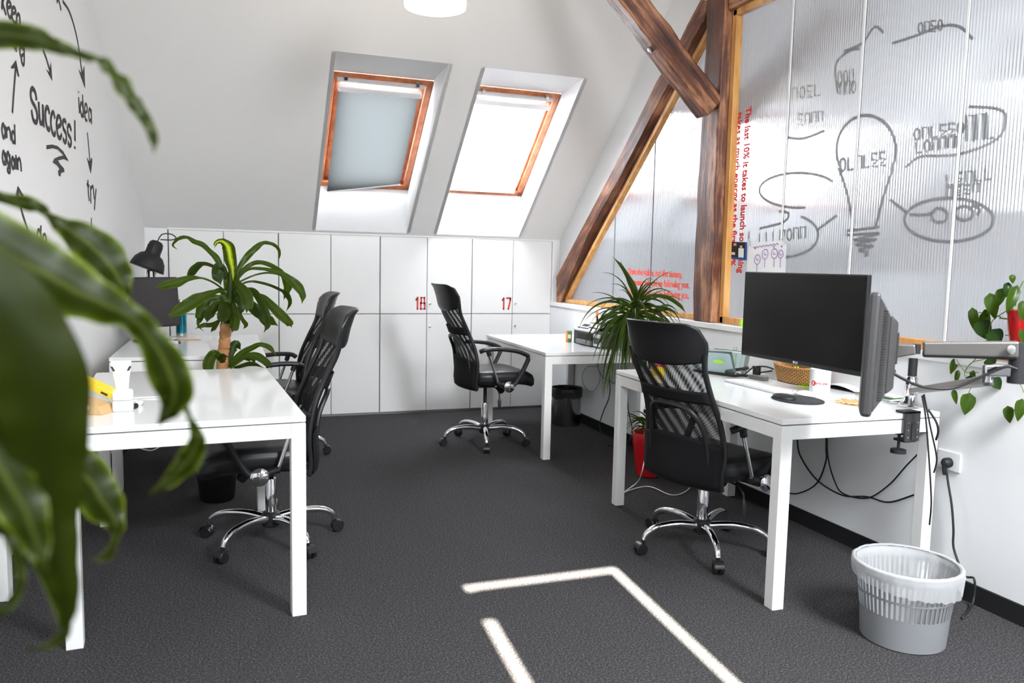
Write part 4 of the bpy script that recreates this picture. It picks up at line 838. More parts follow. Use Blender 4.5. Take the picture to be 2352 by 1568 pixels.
# --- heart-leaf plant in a red pot on the ledge
hp = V((2.842,2.135,ZL)); hv = empty('trailing_plant', hp); tag(hv, 'trailing heart-leaf plant in a shiny red pot on the ledge at far right', 'plant'); off = -hp
MB().lathe([(.042,.0),(.047,.004),(.070,.13),(.078,.200),(.076,.205),(.068,.20),(.064,.17)],32).build('pot', M['red'], hv, smooth_a=40)
MB().lathe([(.065,.172),(.01,.175)],20).build('soil', M['soil'], hv)
cz = lambda p: (2120+p[0]/3.918, 600+p[1]/3.918)
HX = 2.775
def heart(c, wpx, hpx, rot, mt, x=HX, tilt=0):
    c3 = at(cz(c), 0, x); d = (c3-CAM).dot(CF); W_, H_ = 1.15*wpx/3.918*d/FPX, 1.1*hpx/3.918*d/FPX; cr_, sr_ = math.cos(math.radians(rot)), math.sin(math.radians(rot))
    mb = MB(); mb.uv = []; nv, nu = 9, 7
    vd = (c3-CAM).normalized(); sx = CR; sy = CU
    for j in range(nv):
        v = j/(nv-1); hw = W_/2*(math.sin(PI*v**.62)**.8 if 0 < v < 1 else 0)*(1.05-.25*v)
        for i in range(nu):
            u = i/(nu-1)*2-1; lx = u*hw; ly = H_*(.42-v)+(.18*H_*abs(u)*(1-v)**2.2 if v < .5 else 0)
            X, Y = lx*cr_-ly*sr_, lx*sr_+ly*cr_; zf = abs(u)*hw*.35-.12*H_*(v-.4)**2*3+lx*math.sin(math.radians(tilt))
            mb.v.append(c3+off+sx*X+sy*Y-vd*zf); mb.uv.append(((u+1)/2, v))
    mb.f = [(j*nu+i, j*nu+i+1, (j+1)*nu+i+1, (j+1)*nu+i) for j in range(nv-1) for i in range(nu-1)]
    mb.build('leaf', mt, hv, smooth_a=0); return c3
for c, w_, h_, rt_, ky, x in [((458,530),86,180,8,'H',2.80),((560,515),130,90,60,'H',2.79),((545,615),150,150,20,'Hd',2.77),((625,405),120,190,12,'H',2.765),((690,330),90,140,-15,'H',2.79),((800,345),100,215,-22,'H',2.75),((757,258),74,110,-10,'Hd',2.79),((805,160),56,66,0,'H',2.79),((655,685),150,125,25,'Hd',2.77),((895,450),80,150,0,'H',2.75),((272,945),64,120,-20,'H',2.80),((305,1042),46,104,-12,'H',2.80),((398,1285),128,160,-14,'H',2.78),((288,1220),50,110,12,'H',2.80),((772,1380),92,125,8,'H',2.78),((872,1340),100,165,-12,'H',2.78),((450,1015),52,50,40,'H',2.80),((612,910),110,80,30,'Hd',2.79),((665,1100),100,100,30,'Hd',2.80),((895,680),60,120,10,'H',2.75),((820,765),60,60,-20,'H',2.75),((420,1075),80,70,40,'Hd',2.80),((560,470),60,60,-50,'H',2.78)]:
    heart(c, w_, h_, rt_, M['leaf'+ky], x)
vb = MB()
for pa, r_ in [([(800,420),(870,480),(890,520),(850,620),(820,665),(870,720),(900,800)],.004),([(700,500),(600,470),(500,460)],.002),([(690,510),(780,515),(880,480)],.003),([(740,665),(820,668)],.002),([(790,420),(640,520),(600,600),(560,760),(470,880),(380,980),(385,1060)],.002),([(300,880),(375,990),(430,995),(500,1000)],.0015),([(380,985),(440,910),(560,880)],.0018),([(440,1130),(415,1170),(408,1215)],.0015),([(850,1080),(890,1130),(905,1180)],.0018),([(810,1340),(830,1330)],.0015),([(830,400),(870,250),(905,175)],.002)]:
    vb.tube(smooth([at(cz(p),0,2.785)+off for p in pa],6), r_, 6)
vb.build('vine', M['stem'], hv, smooth_a=0)
# ------------------------------------------------------------------ waste bins
wb = V((2.30,2.115,0)); bn = empty('waste_basket', wb); tag(bn, 'grey slotted plastic waste basket with a translucent white liner, front right', 'waste basket')
MB().lathe([(.135,0),(.142,.004),(.150,.115),(.145,.115),(.137,.008)],48).build('base_cup', M['greyp'], bn, smooth_a=40)
sl_ = MB()
for k in range(56):
    a = 2*PI*k/56; d = V((math.cos(a),math.sin(a),0)); s = V((-d.y,d.x,0)); sl_.hexa([d*.1445-s*.0035+V((0,0,.11)), d*.1495-s*.0035+V((0,0,.11)), d*.1495+s*.0035+V((0,0,.11)), d*.1445+s*.0035+V((0,0,.11)), d*.162-s*.0035+V((0,0,.25)), d*.167-s*.0035+V((0,0,.25)), d*.167+s*.0035+V((0,0,.25)), d*.162+s*.0035+V((0,0,.25))])
sl_.lathe([(.152,.175),(.159,.175),(.1595,.181),(.1525,.181)],48,caps=False)
sl_.build('slatted_wall', M['greyp'], bn)
MB().lathe([(.160,.245),(.168,.245),(.174,.275),(.178,.277),(.178,.283),(.168,.283)],48,caps=False).build('rim', M['greyp'], bn, smooth_a=40)
rnd = random.Random(2); wob = [rnd.uniform(-1,1) for _ in range(96)]
def liner(u, v):
    a = 2*PI*u; k = int(u*95.99); w_ = wob[k]*.5+wob[(k*7)%96]*.5
    pr = [(.02,.012),(.125,.02),(.138,.12),(.150,.20),(.160,.265),(.174,.289),(.182,.284),(.184,.262),(.181,.235+.0*a),(.178,.212)]
    i = min(int(v*9),8); t = v*9-i; r_ = pr[i][0]+(pr[i+1][0]-pr[i][0])*t; z = pr[i][1]+(pr[i+1][1]-pr[i][1])*t
    if v > .8: z -= (v-.8)*5*(.018*math.sin(a+2.3)+.006*w_)
    r_ += .0035*w_*(1 if v > .15 else 0); return V((r_*math.cos(a), r_*math.sin(a), z))
MB().grid(liner, 96, 40, True).build('bin_liner', M['liner'], bn, smooth_a=0)
sb_ = V((2.66,5.98,0)); sb = empty('waste_bin', sb_); tag(sb, 'round polished steel bin with a black bag under the back right desk', 'waste bin')
MB().lathe([(.115,0),(.118,.003),(.122,.30),(.119,.30),(.116,.01)],40).build('bin_body', mat('dark_polished_steel', (.30,.29,.28), .18, 1), sb, smooth_a=40)
MB().grid(lambda u, v: (lambda a, i, w_: V(((.105+[0,.012,.022,.026,.024,.022][i]+.004*w_)*math.cos(a), (.105+[0,.012,.022,.026,.024,.022][i]+.004*w_)*math.sin(a), [.18,.27,.315,.305,.27,.235][i]-(.014*w_ if i > 3 else 0))))(2*PI*u, min(5,int(round(v*5))), wob[int(u*95.99)]), 48, 6, True).build('bin_bag', M['leather'], sb, smooth_a=0)
# ------------------------------------------------------------------ cables
def cable(name, pts, r, mt, label, cat='cable', sm=8, group=None):
    p = smooth(pts, sm); o = MB().tube(p, r, 8).build(name, mt, smooth_a=0); tag(o, label, cat, group); return o
ck = lambda p: (1380+p[0]/2.42, 560+p[1]/2.42)
wx = lambda l, x: [at(ck(p),0,x) for p in l]
cable('cable', wx([(1085,1010),(1092,1090),(1110,1180),(1200,1310),(1340,1395),(1480,1405),(1600,1435),(1755,1390)],2.80), .004, M['cable'], 'black cable sagging along the white wall under the front right desk, longest curve')
cable('cable', wx([(1255,1010),(1252,1130),(1250,1210),(1200,1330),(1100,1385),(1015,1380)],2.802), .004, M['cable'], 'black cable dropping straight then looping left under the front right desk')
cable('cable', wx([(1258,1010),(1262,1180),(1300,1320),(1350,1388),(1480,1412),(1600,1340),(1700,1230),(1765,1165)],2.794), .0035, M['cable'], 'black cable looping right up behind the desk leg under the front right desk')
cable('cable', [at((2118,908),0,2.575), at((2126,957),0,2.585), at((2134,1056),0,2.60), at((2139,1150),0,2.61), at((2135,1205),0,2.62)], .0035, M['cable'], 'thin black cable hanging straight down beside the clamp to the floor side')
cable('cable', [at((2122,905),0,2.58), at((2138,985),0,2.605), at((2150,1040),0,2.63), at((2151,1062),0,2.64), at((2145,1085),0,2.65)], .0035, M['cable'], 'black cable crossing behind the clamp toward the left socket')
cable('cable', [at((2132,940),0,2.62), at((2150,968),0,2.64), at((2155,990),0,2.65), at((2150,1010),0,2.66)], .0045, M['cable'], 'short thick black cable bowed beside the monitor clamp')
cable('cable', [at(p,2,max(.006,z)) if z is not None else None for p, z in ()] or [at((1480,1058),1,3.75), at((1474,1085),1,3.72), at((1463,1108),2,.05), at((1425,1135),2,.006), at((1407,1145),2,.006), at((1412,1150),2,.006), at((1440,1128),2,.006), at((1490,1117),2,.006), at((1540,1136),2,.006), at((1572,1130),2,.006), at((1596,1108),2,.006)], .003, M['white'], 'thin white cable lying on the carpet behind the front right chair')
c4 = lambda p: (900+p[0]/3.92, 700+p[1]/3.92)
cable('cable', [at(c4(p),0,2.79) for p in [(1960,470),(1962,650),(1958,820),(1900,970),(1870,1090),(1905,1180),(1905,1240)]]+[at(c4((1940,1262)),2,.006),at(c4((2010,1265)),2,.006)], .0045, M['cable'], 'black cable hanging behind the back right desk down to the carpet')
cable('cable', [at(c4(p),0,2.80) for p in [(1830,490),(1860,550),(1760,560),(1712,640),(1740,740),(1810,780),(1870,690),(1872,600)]], .002, M['dkgrey'], 'thin grey looped cable against the wall under the printer desk')
cable('cable', [at(c4(p),0,2.80) for p in [(1845,500),(1860,580),(1910,660),(2005,710)]], .0025, M['dkgrey'], 'thin dark cable slanting right from under the printer desk')
cable('cable', [at((1440,880),0,2.79), at((1443,940),0,2.79), at((1452,985),0,2.79), at((1446,1010),2,.08), at((1437,1020),2,.02)], .004, M['cable'], 'black cable beside the far leg of the front right desk')
cable('cable', [at((305,1008),1,3.9), at((318,1026),1,3.88), at((345,1034),1,3.86), at((366,1026),1,3.84), at((380,1015),1,3.82)], .003, M['white'], 'white charging cable dangling below the front left desk')
# ------------------------------------------------------------------ wall sockets
sk = at((2192,1060),0,XW); so_ = empty('wall_socket', sk); tag(so_, 'white double wall socket on the right wall with a black plug', 'socket'); off = -sk
q = [at(p,0,XW) for p in ((2158,1025),(2207,1040),(2207,1092),(2158,1080))]; yv = [p.y for p in q]; zv = [p.z for p in q]
MB().box(-.009,0,min(yv)-sk.y,max(yv)-sk.y,-.04,.04).build('socket_plate', M['trimw'], so_, bevel=.003)
pg = at((2176,1062),0,XW-.02); plg = empty('power_plug', pg); tag(plg, 'black power plug in the wall socket with its cord running down', 'plug')
MB().lathe([(.016,.004),(.020,-.006),(.020,-.030),(.013,-.040)],20,(.018,0,0),(1,0,0)).tube([(-.01,0,0),(-.014,0,-.03),(-.012,0,-.05)],[.012,.009,.006],10).build('plug_body', M['blackm'], plg, smooth_a=40)
cp = [at(p,0,XW-.03)-pg for p in ((2174,1080),(2178,1110),(2186,1160),(2190,1215),(2191,1260))]+[at((2215,1320),0,2.79)-pg, at((2238,1330),0,2.79)-pg, at((2234,1385),2,.02)-pg, at((2210,1420),2,.005)-pg]
MB().tube(smooth(cp,6), .0045, 8).build('power_cord', M['cable'], plg, smooth_a=0)
# ------------------------------------------------------------------ front right desk: monitor A on a stand
HD = .755
mz0, mz1, mxp = .895, 1.302, 2.43
yl, yr = at((1711,627),0,mxp).y, at((1994,628),0,mxp).y
ml, mr = max(yl,yr), min(yl,yr); myc = (ml+mr)/2
mzt = at((1850,627),0,mxp).z; mzb = at((1830,838),0,mxp).z
ma = empty('monitor', (mxp+.13, myc, HD)); tag(ma, 'large black flat monitor with a thin bezel above the keyboard, front right desk', 'monitor'); lx = mxp-ma.location.x
hw = (ml-mr)/2
MB().box(lx, lx+.022, -hw, hw, mzb-HD, mzt-HD).build('housing', M['black'], ma, bevel=.004)
MB().box(lx+.02, lx+.05, -hw*.5, hw*.5, mzb-HD+.06, mzt-HD-.08).build('back_cover', M['black'], ma, bevel=.012)
MB().box(lx-.0012, lx+.002, -hw+.008, hw-.008, mzb-HD+.021, mzt-HD-.008).build('screen', M['screen'], ma)
lg_ = strip_text('LG', .014, (lx-.0006, .0, mzb-HD+.0055), (0,-1,0), (0,0,1), M['silver'], 'logo', ma, 1, .0004)
MB().lathe([(.0055,0),(.0055,.0006)],16,(lx-.0002,.009,mzb-HD+.0105),(-1,0,0)).build('logo_badge', M['silver'], ma)
ps_ = at((1873,872),0,2.735)-ma.location
MB().tube([V((ps_.x,ps_.y,.0)), V((ps_.x,ps_.y,mzb-HD+.22))], .016, 14).build('stand_post', M['alu'], ma, smooth_a=40)
MB().box(ps_.x-.05, ps_.x+.05, ps_.y-.06, ps_.y+.06, 0, .010).build('stand_foot', M['alu'], ma, bevel=.003)
MB().tube([V((ps_.x,ps_.y,mzb-HD+.19)), V((lx+.11,.06,mzb-HD+.19)), V((lx+.045,0,mzb-HD+.19))], .014, 12).build('stand_arm', M['alu'], ma, smooth_a=40)
# ------------------------------------------------------------------ monitor B on the clamp arm
DB = 2.35
bc = dep((2008,815), DB); bt, bb = dep((1992,673), DB), dep((1968,961), DB)
upv = (bt-bb).normalized(); Hb = (bt-bb).length
vdir = V(((bc-CAM).x, (bc-CAM).y, 0)).normalized(); 
dirw = (vdir.lerp(V((vdir.y,-vdir.x,0)), -.02)).normalized()           # screen width runs almost along the view
dirw = (dirw-upv*dirw.dot(upv)).normalized(); nb = dirw.cross(upv).normalized()   # back normal
if nb.dot(CR) < 0: nb = -nb
mbm = empty('monitor', bc-V((0,0,0))); tag(mbm, 'dark grey monitor seen edge-on from the side, held by the clamp arm', 'monitor')
Wb = Hb*1.35; o_ = dirw*(Wb/2)
L_ = lambda a, h, t: dirw*a+upv*h+nb*t
def slab(a0,a1,h0,h1,t0,t1,ins=0): return [L_(a0,h0,t0),L_(a1,h0,t0),L_(a1,h1,t0),L_(a0,h1,t0),L_(a0+ins,h0+ins,t1),L_(a1-ins,h0+ins,t1),L_(a1-ins,h1-ins,t1),L_(a0+ins,h1-ins,t1)]
MB().hexa(slab(0,Wb,-Hb/2,Hb/2,-.026,.006)).build('bezel', M['dkgrey'], mbm, bevel=.010)
MB().hexa(slab(.012,Wb-.012,-Hb/2+.012,Hb/2-.012,-.0275,-.02)).build('screen', M['screen2'], mbm)
MB().hexa(slab(.012,Wb-.012,-Hb/2+.012,Hb/2-.012,.006,.040,.055)).build('back_cover', M['dkgrey'], mbm, bevel=.006)
MB().hexa(slab(.07,Wb-.07,-Hb/2+.07,Hb/2-.06,.040,.062,.02)).build('rear_bulge', M['dkgrey'], mbm, bevel=.006)
vn = MB()
for k in range(34):
    h = -Hb*.36+Hb*.72*k/33; vn.obox(L_(.040,h,.0245), upv, (dirw*.055+nb*.034), (nb*.055-dirw*.034), .0022, .010, .0012)
vn.build('vent_slot', M['blackm'], mbm)
# mount and arm
mt_ = bc+L_(Wb/2,.02,.075)
P_ = dep((2036,800), DB+.18)
ma_root = empty('articulated_arm', at((2092,940),2,HD)); tag(ma_root, 'silver and black double-jointed monitor arm clamped to the desk edge', 'monitor arm'); off = -ma_root.location
pc = at((2090,936),2,HD); pc.z = HD
ptop = pc+V((0,0,0)); dpost = (pc-CAM).dot(CF); zt_ = at((2095,823),1,pc.y).z; pm_z = at((2092,895),1,pc.y).z
MB().lathe([(.046,.010),(.046,.015),(.028,.032),(.023,.05),(.026,.056),(.026,.085),(.022,.13),(.0175,.135)],24,pc+off).build('base_collar', M['chrome'], ma_root, smooth_a=40)
MB().tube([pc+off+V((0,0,.09)), V((pc.x,pc.y,zt_))+off], .0175, 16).build('post', M['blackm'], ma_root, smooth_a=40)
yf = 2.412; px_ = at((2094,978),1,yf).x
cl_ = MB(); cl_.box(px_-.038+off.x, px_+.038+off.x, yf-.006+off.y, yf+.004+off.y, HD-.112+off.z, HD+.010+off.z); cl_.box(px_-.038+off.x, px_+.038+off.x, yf-.006+off.y, yf+.05+off.y, HD+.001+off.z, HD+.010+off.z); cl_.box(px_-.03+off.x, px_+.03+off.x, yf+off.y, yf+.06+off.y, HD-.118+off.z, HD-.108+off.z); cl_.box(px_-.008+off.x, px_+.008+off.x, yf-.012+off.y, yf-.005+off.y, HD-.105+off.z, HD-.04+off.z)
cl_.build('clamp', M['dkgrey'], ma_root, bevel=.002)
bs_ = MB()
for sx in (-1,1):
    for k in range(3): bs_.lathe([(.0035,0),(.0035,.002)],8,(px_+sx*.024+off.x, yf-.006+off.y, HD-.095+.03*k+off.z),(0,-1,0))
bs_.build('clamp_bolt', M['steel'], ma_root)
sc_ = MB(); sp_ = V((px_-.03, yf+.035, pc.z))+off; sc_.tube([sp_+V((0,-.005,-.145)), sp_+V((0,-.005,-.085))], .006, 10); sc_.lathe([(.018,-.088),(.020,-.084)],16,sp_+V((0,-.005,0))); sc_.lathe([(.030,-.165),(.030,-.150),(.012,-.145)],20,sp_+V((0,-.005,0))); sc_.build('clamp_screw', M['blackm'], ma_root, smooth_a=40)
# lower arm: from collar to first joint
ja = V((pc.x, pc.y, pm_z-.005)); jb = dep((2275,862), 2.46); 
def flatarm(name, a, b, w0, w1, h0, h1, mt):
    a, b = V(a)+off, V(b)+off; d = (b-a).normalized(); s = d.cross(V((0,0,1))).normalized(); u = s.cross(d)
    return MB().hexa([a-s*w0-u*h0, b-s*w1-u*h1, b+s*w1-u*h1, a+s*w0-u*h0, a-s*w0+u*h0, b-s*w1+u*h1, b+s*w1+u*h1, a+s*w0+u*h0]).build(name, mt, ma_root, bevel=.005)
flatarm('lower_arm', ja, dep((2272,874),2.46), .014, .016, .012, .016, M['alu'])
MB().lathe([(.019,-.02),(.020,-.018),(.020,.018),(.019,.02)],20,ja+off).build('collar', M['chrome'], ma_root, smooth_a=40)
e1 = dep((2268,862),2.46); e2 = dep((2335,850),2.42)
MB().lathe([(.016,-.02),(.016,.03)],18,e1+off).build('joint', M['chrome'], ma_root, smooth_a=40)
flatarm('elbow_link', dep((2262,850),2.46), e2, .016, .018, .018, .020, M['chrome'])
MB().lathe([(.024,-.04),(.024,.03),(.022,.085)],20,e2+off).build('elbow', M['blackm'], ma_root, smooth_a=40)
u0_, u1_ = dep((2338,802),2.40), dep((2120,800),2.50)
flatarm('upper_arm', u0_, u1_, .018, .018, .0245, .021, M['alu'])
flatarm('arm_channel', u0_-V((0,0,.019)), u1_-V((0,0,.016)), .014, .014, .012, .011, M['blackm'])
MB().lathe([(.013,0),(.013,.003),(.008,.004)],16,dep((2322,803),2.378)+off,-CF).build('pivot_screw', M['steel'], ma_root, smooth_a=40)
h0_ = dep((2105,802),2.50); h1_ = dep((2052,805),DB+.19)
flatarm('head_link', h0_, h1_, .014, .020, .016, .024, M['alu'])
MB().lathe([(.012,-.014),(.012,.016)],16,h0_+off).build('head_joint', M['blackm'], ma_root, smooth_a=40)
mp_ = bc+L_(Wb*.5,.03,.064)
MB().tube([h1_+off, mp_+off+nb*.016], .018, 12).build('tilt_joint', M['blackm'], ma_root, smooth_a=40)
MB().obox(mp_+nb*.004+off, dirw, upv, nb, .05, .05, .004).build('mounting_plate', M['blackm'], ma_root, bevel=.002)
cable('cable', [bc+L_(.12,-.04,.062), dep((2060,862),2.42), dep((2120,888),2.45), dep((2190,890),2.45), dep((2260,862),2.42), dep((2310,842),2.39), dep((2338,848),2.38)], .0045, M['cable'], 'black monitor cable sagging along the monitor arm')
# ------------------------------------------------------------------ things on the front right desk
def D(p, z=HD): return at(p, 2, z)
# keyboard
k0, k1 = D((1662,876)), D((1838,920)); kd = (k1-k0).normalized(); kp = V((-kd.y, kd.x, 0)); kp = kp if kp.x > 0 else -kp; kl = .42
kb = empty('keyboard', k0+kd*kl/2+kp*.06); tag(kb, 'flat white wireless keyboard in front of the wicker basket', 'keyboard')
MB().obox((0,0,.006), kd, kp, (0,0,1), kl/2, .058, .005).build('keyboard_body', M['silver'], kb, bevel=.003)
for rw in range(5):
    mb = MB(); y = -.046+.023*rw; x = -kl/2+.012; sd = [.016,.022,.026,.032,.016][rw]; first = True
    while x < kl/2-.014:
        wdt = sd if first else .017; first = False
        if rw == 0 and -.06 < x < .02 and True: wdt = .10
        wdt = min(wdt, kl/2-.012-x); mb.obox(kd*(x+wdt/2)+kp*y+V((0,0,.0125)), kd, kp, (0,0,1), wdt/2-.0012, .0095, .0022); x += wdt+.002
    mb.build('key_row', M['white'], kb)
# wicker basket
bk0, bk1 = D((1772,872)), D((1858,890)); bkc = (bk0+bk1)/2+V((.055,0,0)); hl = (bk1-bk0).length/2+.03; bd_ = (bk1-bk0).normalized(); ang = math.atan2(bd_.y, bd_.x)
bs = empty('wicker_basket', bkc, ang); tag(bs, 'oval brown wicker basket holding pens and a white remote', 'basket')
mb = MB(); mb.uv = []
NU, NV = 72, 14
for j in range(NV):
    v = j/(NV-1)
    for i in range(NU+1):
        a = 2*PI*i/NU; fl = 1+.20*v; mb.v.append(V((hl*.86*fl*math.cos(a), .052*fl*math.sin(a)*1.1, .004+.078*v+.006*math.cos(a)**2*v))); mb.uv.append((i/NU*40, v*10))
mb.f = [(j*(NU+1)+i, j*(NU+1)+i+1, (j+1)*(NU+1)+i+1, (j+1)*(NU+1)+i) for j in range(NV-1) for i in range(NU)]
mb.build('basket_wall', M['wicker'], bs, smooth_a=0, solid=.005)
MB().lathe([(1,.003),(1,.008)],40,sx=hl*.85,sy=.056).build('basket_floor', M['cane2'], bs)
MB().tube([V((hl*.86*1.2*math.cos(a), .052*1.2*1.1*math.sin(a), .083+.006*math.cos(a)**2)) for a in [2*PI*i/48 for i in range(49)]], .0045, 8).build('basket_rim', M['cane2'], bs, smooth_a=0)
for k, (mt_n, dx) in enumerate((('green',-.05),('redv',-.035),('lime',-.02),('orange',-.06),('yellow',-.027))):
    p = bkc+Mx.Rotation(ang,4,'Z')@V((dx,.0+.012*(k%3-1),.02)); o = MB().tube([(0,0,-.008),(0,.004,.045),(0,.005,.062)],[.0055,.0055,.0045],10).build('felt_pen', M[mt_n], smooth_a=40, loc=p); tag(o, '%s felt pen standing in the wicker basket' % {'green':'dark green','redv':'red','lime':'lime green','orange':'orange','yellow':'yellow'}[mt_n], 'pen', 'felt pens in the basket')
rm = bkc+Mx.Rotation(ang,4,'Z')@V((.065,-.01,.078)); d_ = Mx.Rotation(ang,3,'Z')@V((1,.0,.16))
o = MB().obox((0,0,0), d_, (Mx.Rotation(ang,3,'Z')@V((0,1,0))), V((0,0,1)), .07, .016, .006).build('remote_control', M['white'], bevel=.005, loc=rm); tag(o, 'slim white remote lying across the wicker basket', 'remote')
# mug
mg = D((1882,903)); mu = empty('mug', mg); tag(mu, 'white mug with a red logo beside the wicker basket', 'mug'); R_ = .046
MB().lathe([(.038,0),(.043,.003),(R_,.012),(R_,.112),(R_-.0015,.114),(R_-.003,.112),(R_-.004,.01),(.001,.008)],40,caps=False).build('mug_body', M['ceramic'], mu, smooth_a=40)
hd_ = V((.75,.66,0)); MB().tube(smooth([hd_*(R_-.002)+V((0,0,.085)), hd_*(R_+.028)+V((0,0,.08)), hd_*(R_+.03)+V((0,0,.04)), hd_*(R_-.002)+V((0,0,.025))],6), .005, 8).build('mug_handle', M['ceramic'], mu, smooth_a=0)
vd = math.atan2(CAM.y-mg.y, CAM.x-mg.x)
def wrap_text(body, size, z, a0, name, parent, mt):
    t = strip_text(body, size, (0,0,0), (1,0,0), (0,1,0), mt, name, parent, 1, .0003)
    for v in t.data.vertices:
        a = a0+v.co.x/R_; rr_ = R_+.0004+v.co.z; v.co = V((rr_*math.cos(a), rr_*math.sin(a), z+v.co.y))
    return t
wrap_text('STROJINK', .0125, .046, vd-.38, 'mug_lettering', mu, M['redv'])
lgm = MB()
def cyl(a, z): return V(((R_+.0005)*math.cos(a), (R_+.0005)*math.sin(a), z))
ac = vd-.38-.012/R_; lgm.add([cyl(ac,.051)]+[cyl(ac+.0115/R_*math.cos(t), .051+.0125*math.sin(t)) for t in [2*PI*i/20 for i in range(20)]], [(0,i+1,(i+1)%20+1) for i in range(20)]); lgm.build('mug_emblem', M['redv'], mu)
t = wrap_text('S', .018, .0448, ac-.0055/R_, 'mug_emblem_letter', mu, M['paper'])
for v in t.data.vertices: v.co += V((v.co.x, v.co.y, 0)).normalized()*.0004
# sticky notes
sn = D((1852,888)); o = MB().obox((0,0,.0015), (.15,1,0), (1,-.15,0), (0,0,1), .038, .038, .0013).build('sticky_note', M['lime'], loc=sn+V((.01,.0,0))); tag(o, 'lime yellow note pad lying beside the white mug', 'note pad')
# mouse pad with wrist rest and mouse
pc_ = D((1832,919)); mpd = empty('mouse_pad', pc_); tag(mpd, 'black rounded mouse pad with a raised wrist rest', 'mouse pad')
def padout(a): r_ = .118*(1+.05*math.cos(2*a)); return (r_*math.cos(a)*.82, r_*math.sin(a)*1.08)
pts = [padout(2*PI*i/40) for i in range(40)]
prism(pts, (0,0,.0005), (1,0,0), (0,1,0), (0,0,.006)).build('pad_base', M['blackm'], mpd, bevel=.002)
def rest(u, v):
    a = 2*PI*u; r_ = math.sin(v*PI/2); return V((-.038+.044*r_*math.cos(a), .062+.05*r_*math.sin(a)*1.15-.02, .006+.018*math.cos(v*PI/2)**.6))
MB().grid(rest, 28, 8, True).build('wrist_rest', M['blackm'], mpd, smooth_a=0)
ms = D((1848,910)); mo = MB().grid(lambda u, v: (lambda a, r_: V((.030*r_*math.cos(a), .056*r_*math.sin(a), .0085+.020*(1-r_**2.2)**.7)))(2*PI*u, math.sin(v*PI/2)), 28, 9, True)
mo.add([V((.030*math.cos(2*PI*k/28), .056*math.sin(2*PI*k/28), .0075)) for k in range(28)], [tuple(range(27,-1,-1))])
o = mo.build('computer_mouse', M['white'], smooth_a=40, loc=ms+V((0.0,-.01,0))); o.rotation_euler = (0,0,.12); tag(o, 'smooth white computer mouse lying on the black mouse pad', 'mouse')
# folded notebook / magazine stack behind the mug
nb_ = D((1918,893)); bkk = empty('notebook', nb_+V((.06,-.02,0)), .1); tag(bkk, 'open notebook with a dark cover between the mug and the side-on monitor', 'notebook')
MB().box(-.07,.07,-.10,.10,.001,.004).build('cover', M['blackm'], bkk)
MB().grid(lambda u, v: V((-.066+.132*v, -.096+.192*u, .006+.016*math.sin(u*PI*.9)**1)), 12, 3).build('pages', M['paper'], bkk, smooth_a=0, solid=.004)
# straw coaster
cs_ = D((1962,927)); co = empty('straw_coaster', cs_); tag(co, 'round shaggy straw coaster half hidden behind the side-on monitor', 'coaster')
MB().lathe([(.045,.001),(.05,.004),(.045,.010),(.001,.011)],30).build('coaster_mat', M['kraft'], co, smooth_a=40)
fz = MB(); rr = random.Random(8)
for k in range(70):
    a = 2*PI*k/70+rr.uniform(-.05,.05); L0 = rr.uniform(.06,.09); fz.tube([V((.04*math.cos(a),.04*math.sin(a),.006)), V((L0*math.cos(a+.15),L0*math.sin(a+.15),.004+rr.uniform(0,.01)))],.0012,4)
fz.build('straw_fringe', mat('straw', (.75,.45,.20), .7), co)
# booklets by the clamp
for k, (px, mtn, dz, sz, lb) in enumerate([((2030,918),'paper',0,(.10,.075),'white booklet lowest in the small stack beside the clamp post'), ((2030,914),'green',.007,(.095,.07),'dark green booklet in the small stack beside the clamp post'), ((2032,912),'paper',.014,(.098,.072),'white sheet of paper topmost in the small stack beside the clamp post')]):
    p = D((2026,914))+V((.03,.02,0)); o = MB().box(-sz[1],sz[1],-sz[0],sz[0],dz+.0005,dz+.0065).build('booklet', M[mtn], loc=p, bevel=.001); o.rotation_euler = (0,0,.08*k); tag(o, lb, 'booklet', 'booklets beside the clamp')
# clear brochure holder with green oval
hh = D((1650,858)); ho = empty('brochure_holder', hh, math.radians(-68)); tag(ho, 'clear acrylic brochure holder with a green oval sticker behind the chair', 'brochure holder')
def sheetc(u, v): x = -.13+.26*u; return V((x, -.03-.055*v+.02*math.sin(u*PI)*v, .012+.115*v*(.92+.16*u)))
MB().grid(sheetc, 12, 6).build('front_sheet', M['acryl'], ho, smooth_a=0, solid=.003)
MB().grid(lambda u, v: V((-.12+.27*u+.02*v, .03, .012+.12*v)), 6, 6).build('back_sheet', M['acryl'], ho, smooth_a=0, solid=.003)
prism([(-.13,-.05),(.13,-.05),(.15,.04),(-.12,.04)], (0,0,.001), (1,0,0), (0,1,0), (0,0,.012)).build('holder_base', M['black'], ho, bevel=.003)
MB().lathe([(.034,0),(.034,.001)],28,V((.045,-.071,.075)),(0,-.9,-.42),sx=.45 if False else 1,sy=.35).build('green_sticker', M['lime'], ho)
# green ruler standing behind
rl = at((1686,812),0,2.79); o = MB().box(-.002,.001,-.016,.016,-.002,.11).build('clear_ruler', M['acryl'], loc=V((2.795,rl.y,HD+.003))); tag(o, 'clear ruler with green lettering leaning on the wall behind the brochure holder', 'ruler')
MB().box(-.0035,-.0025,-.004,.004,.03,.10).build('ruler_print', M['lime'], o)
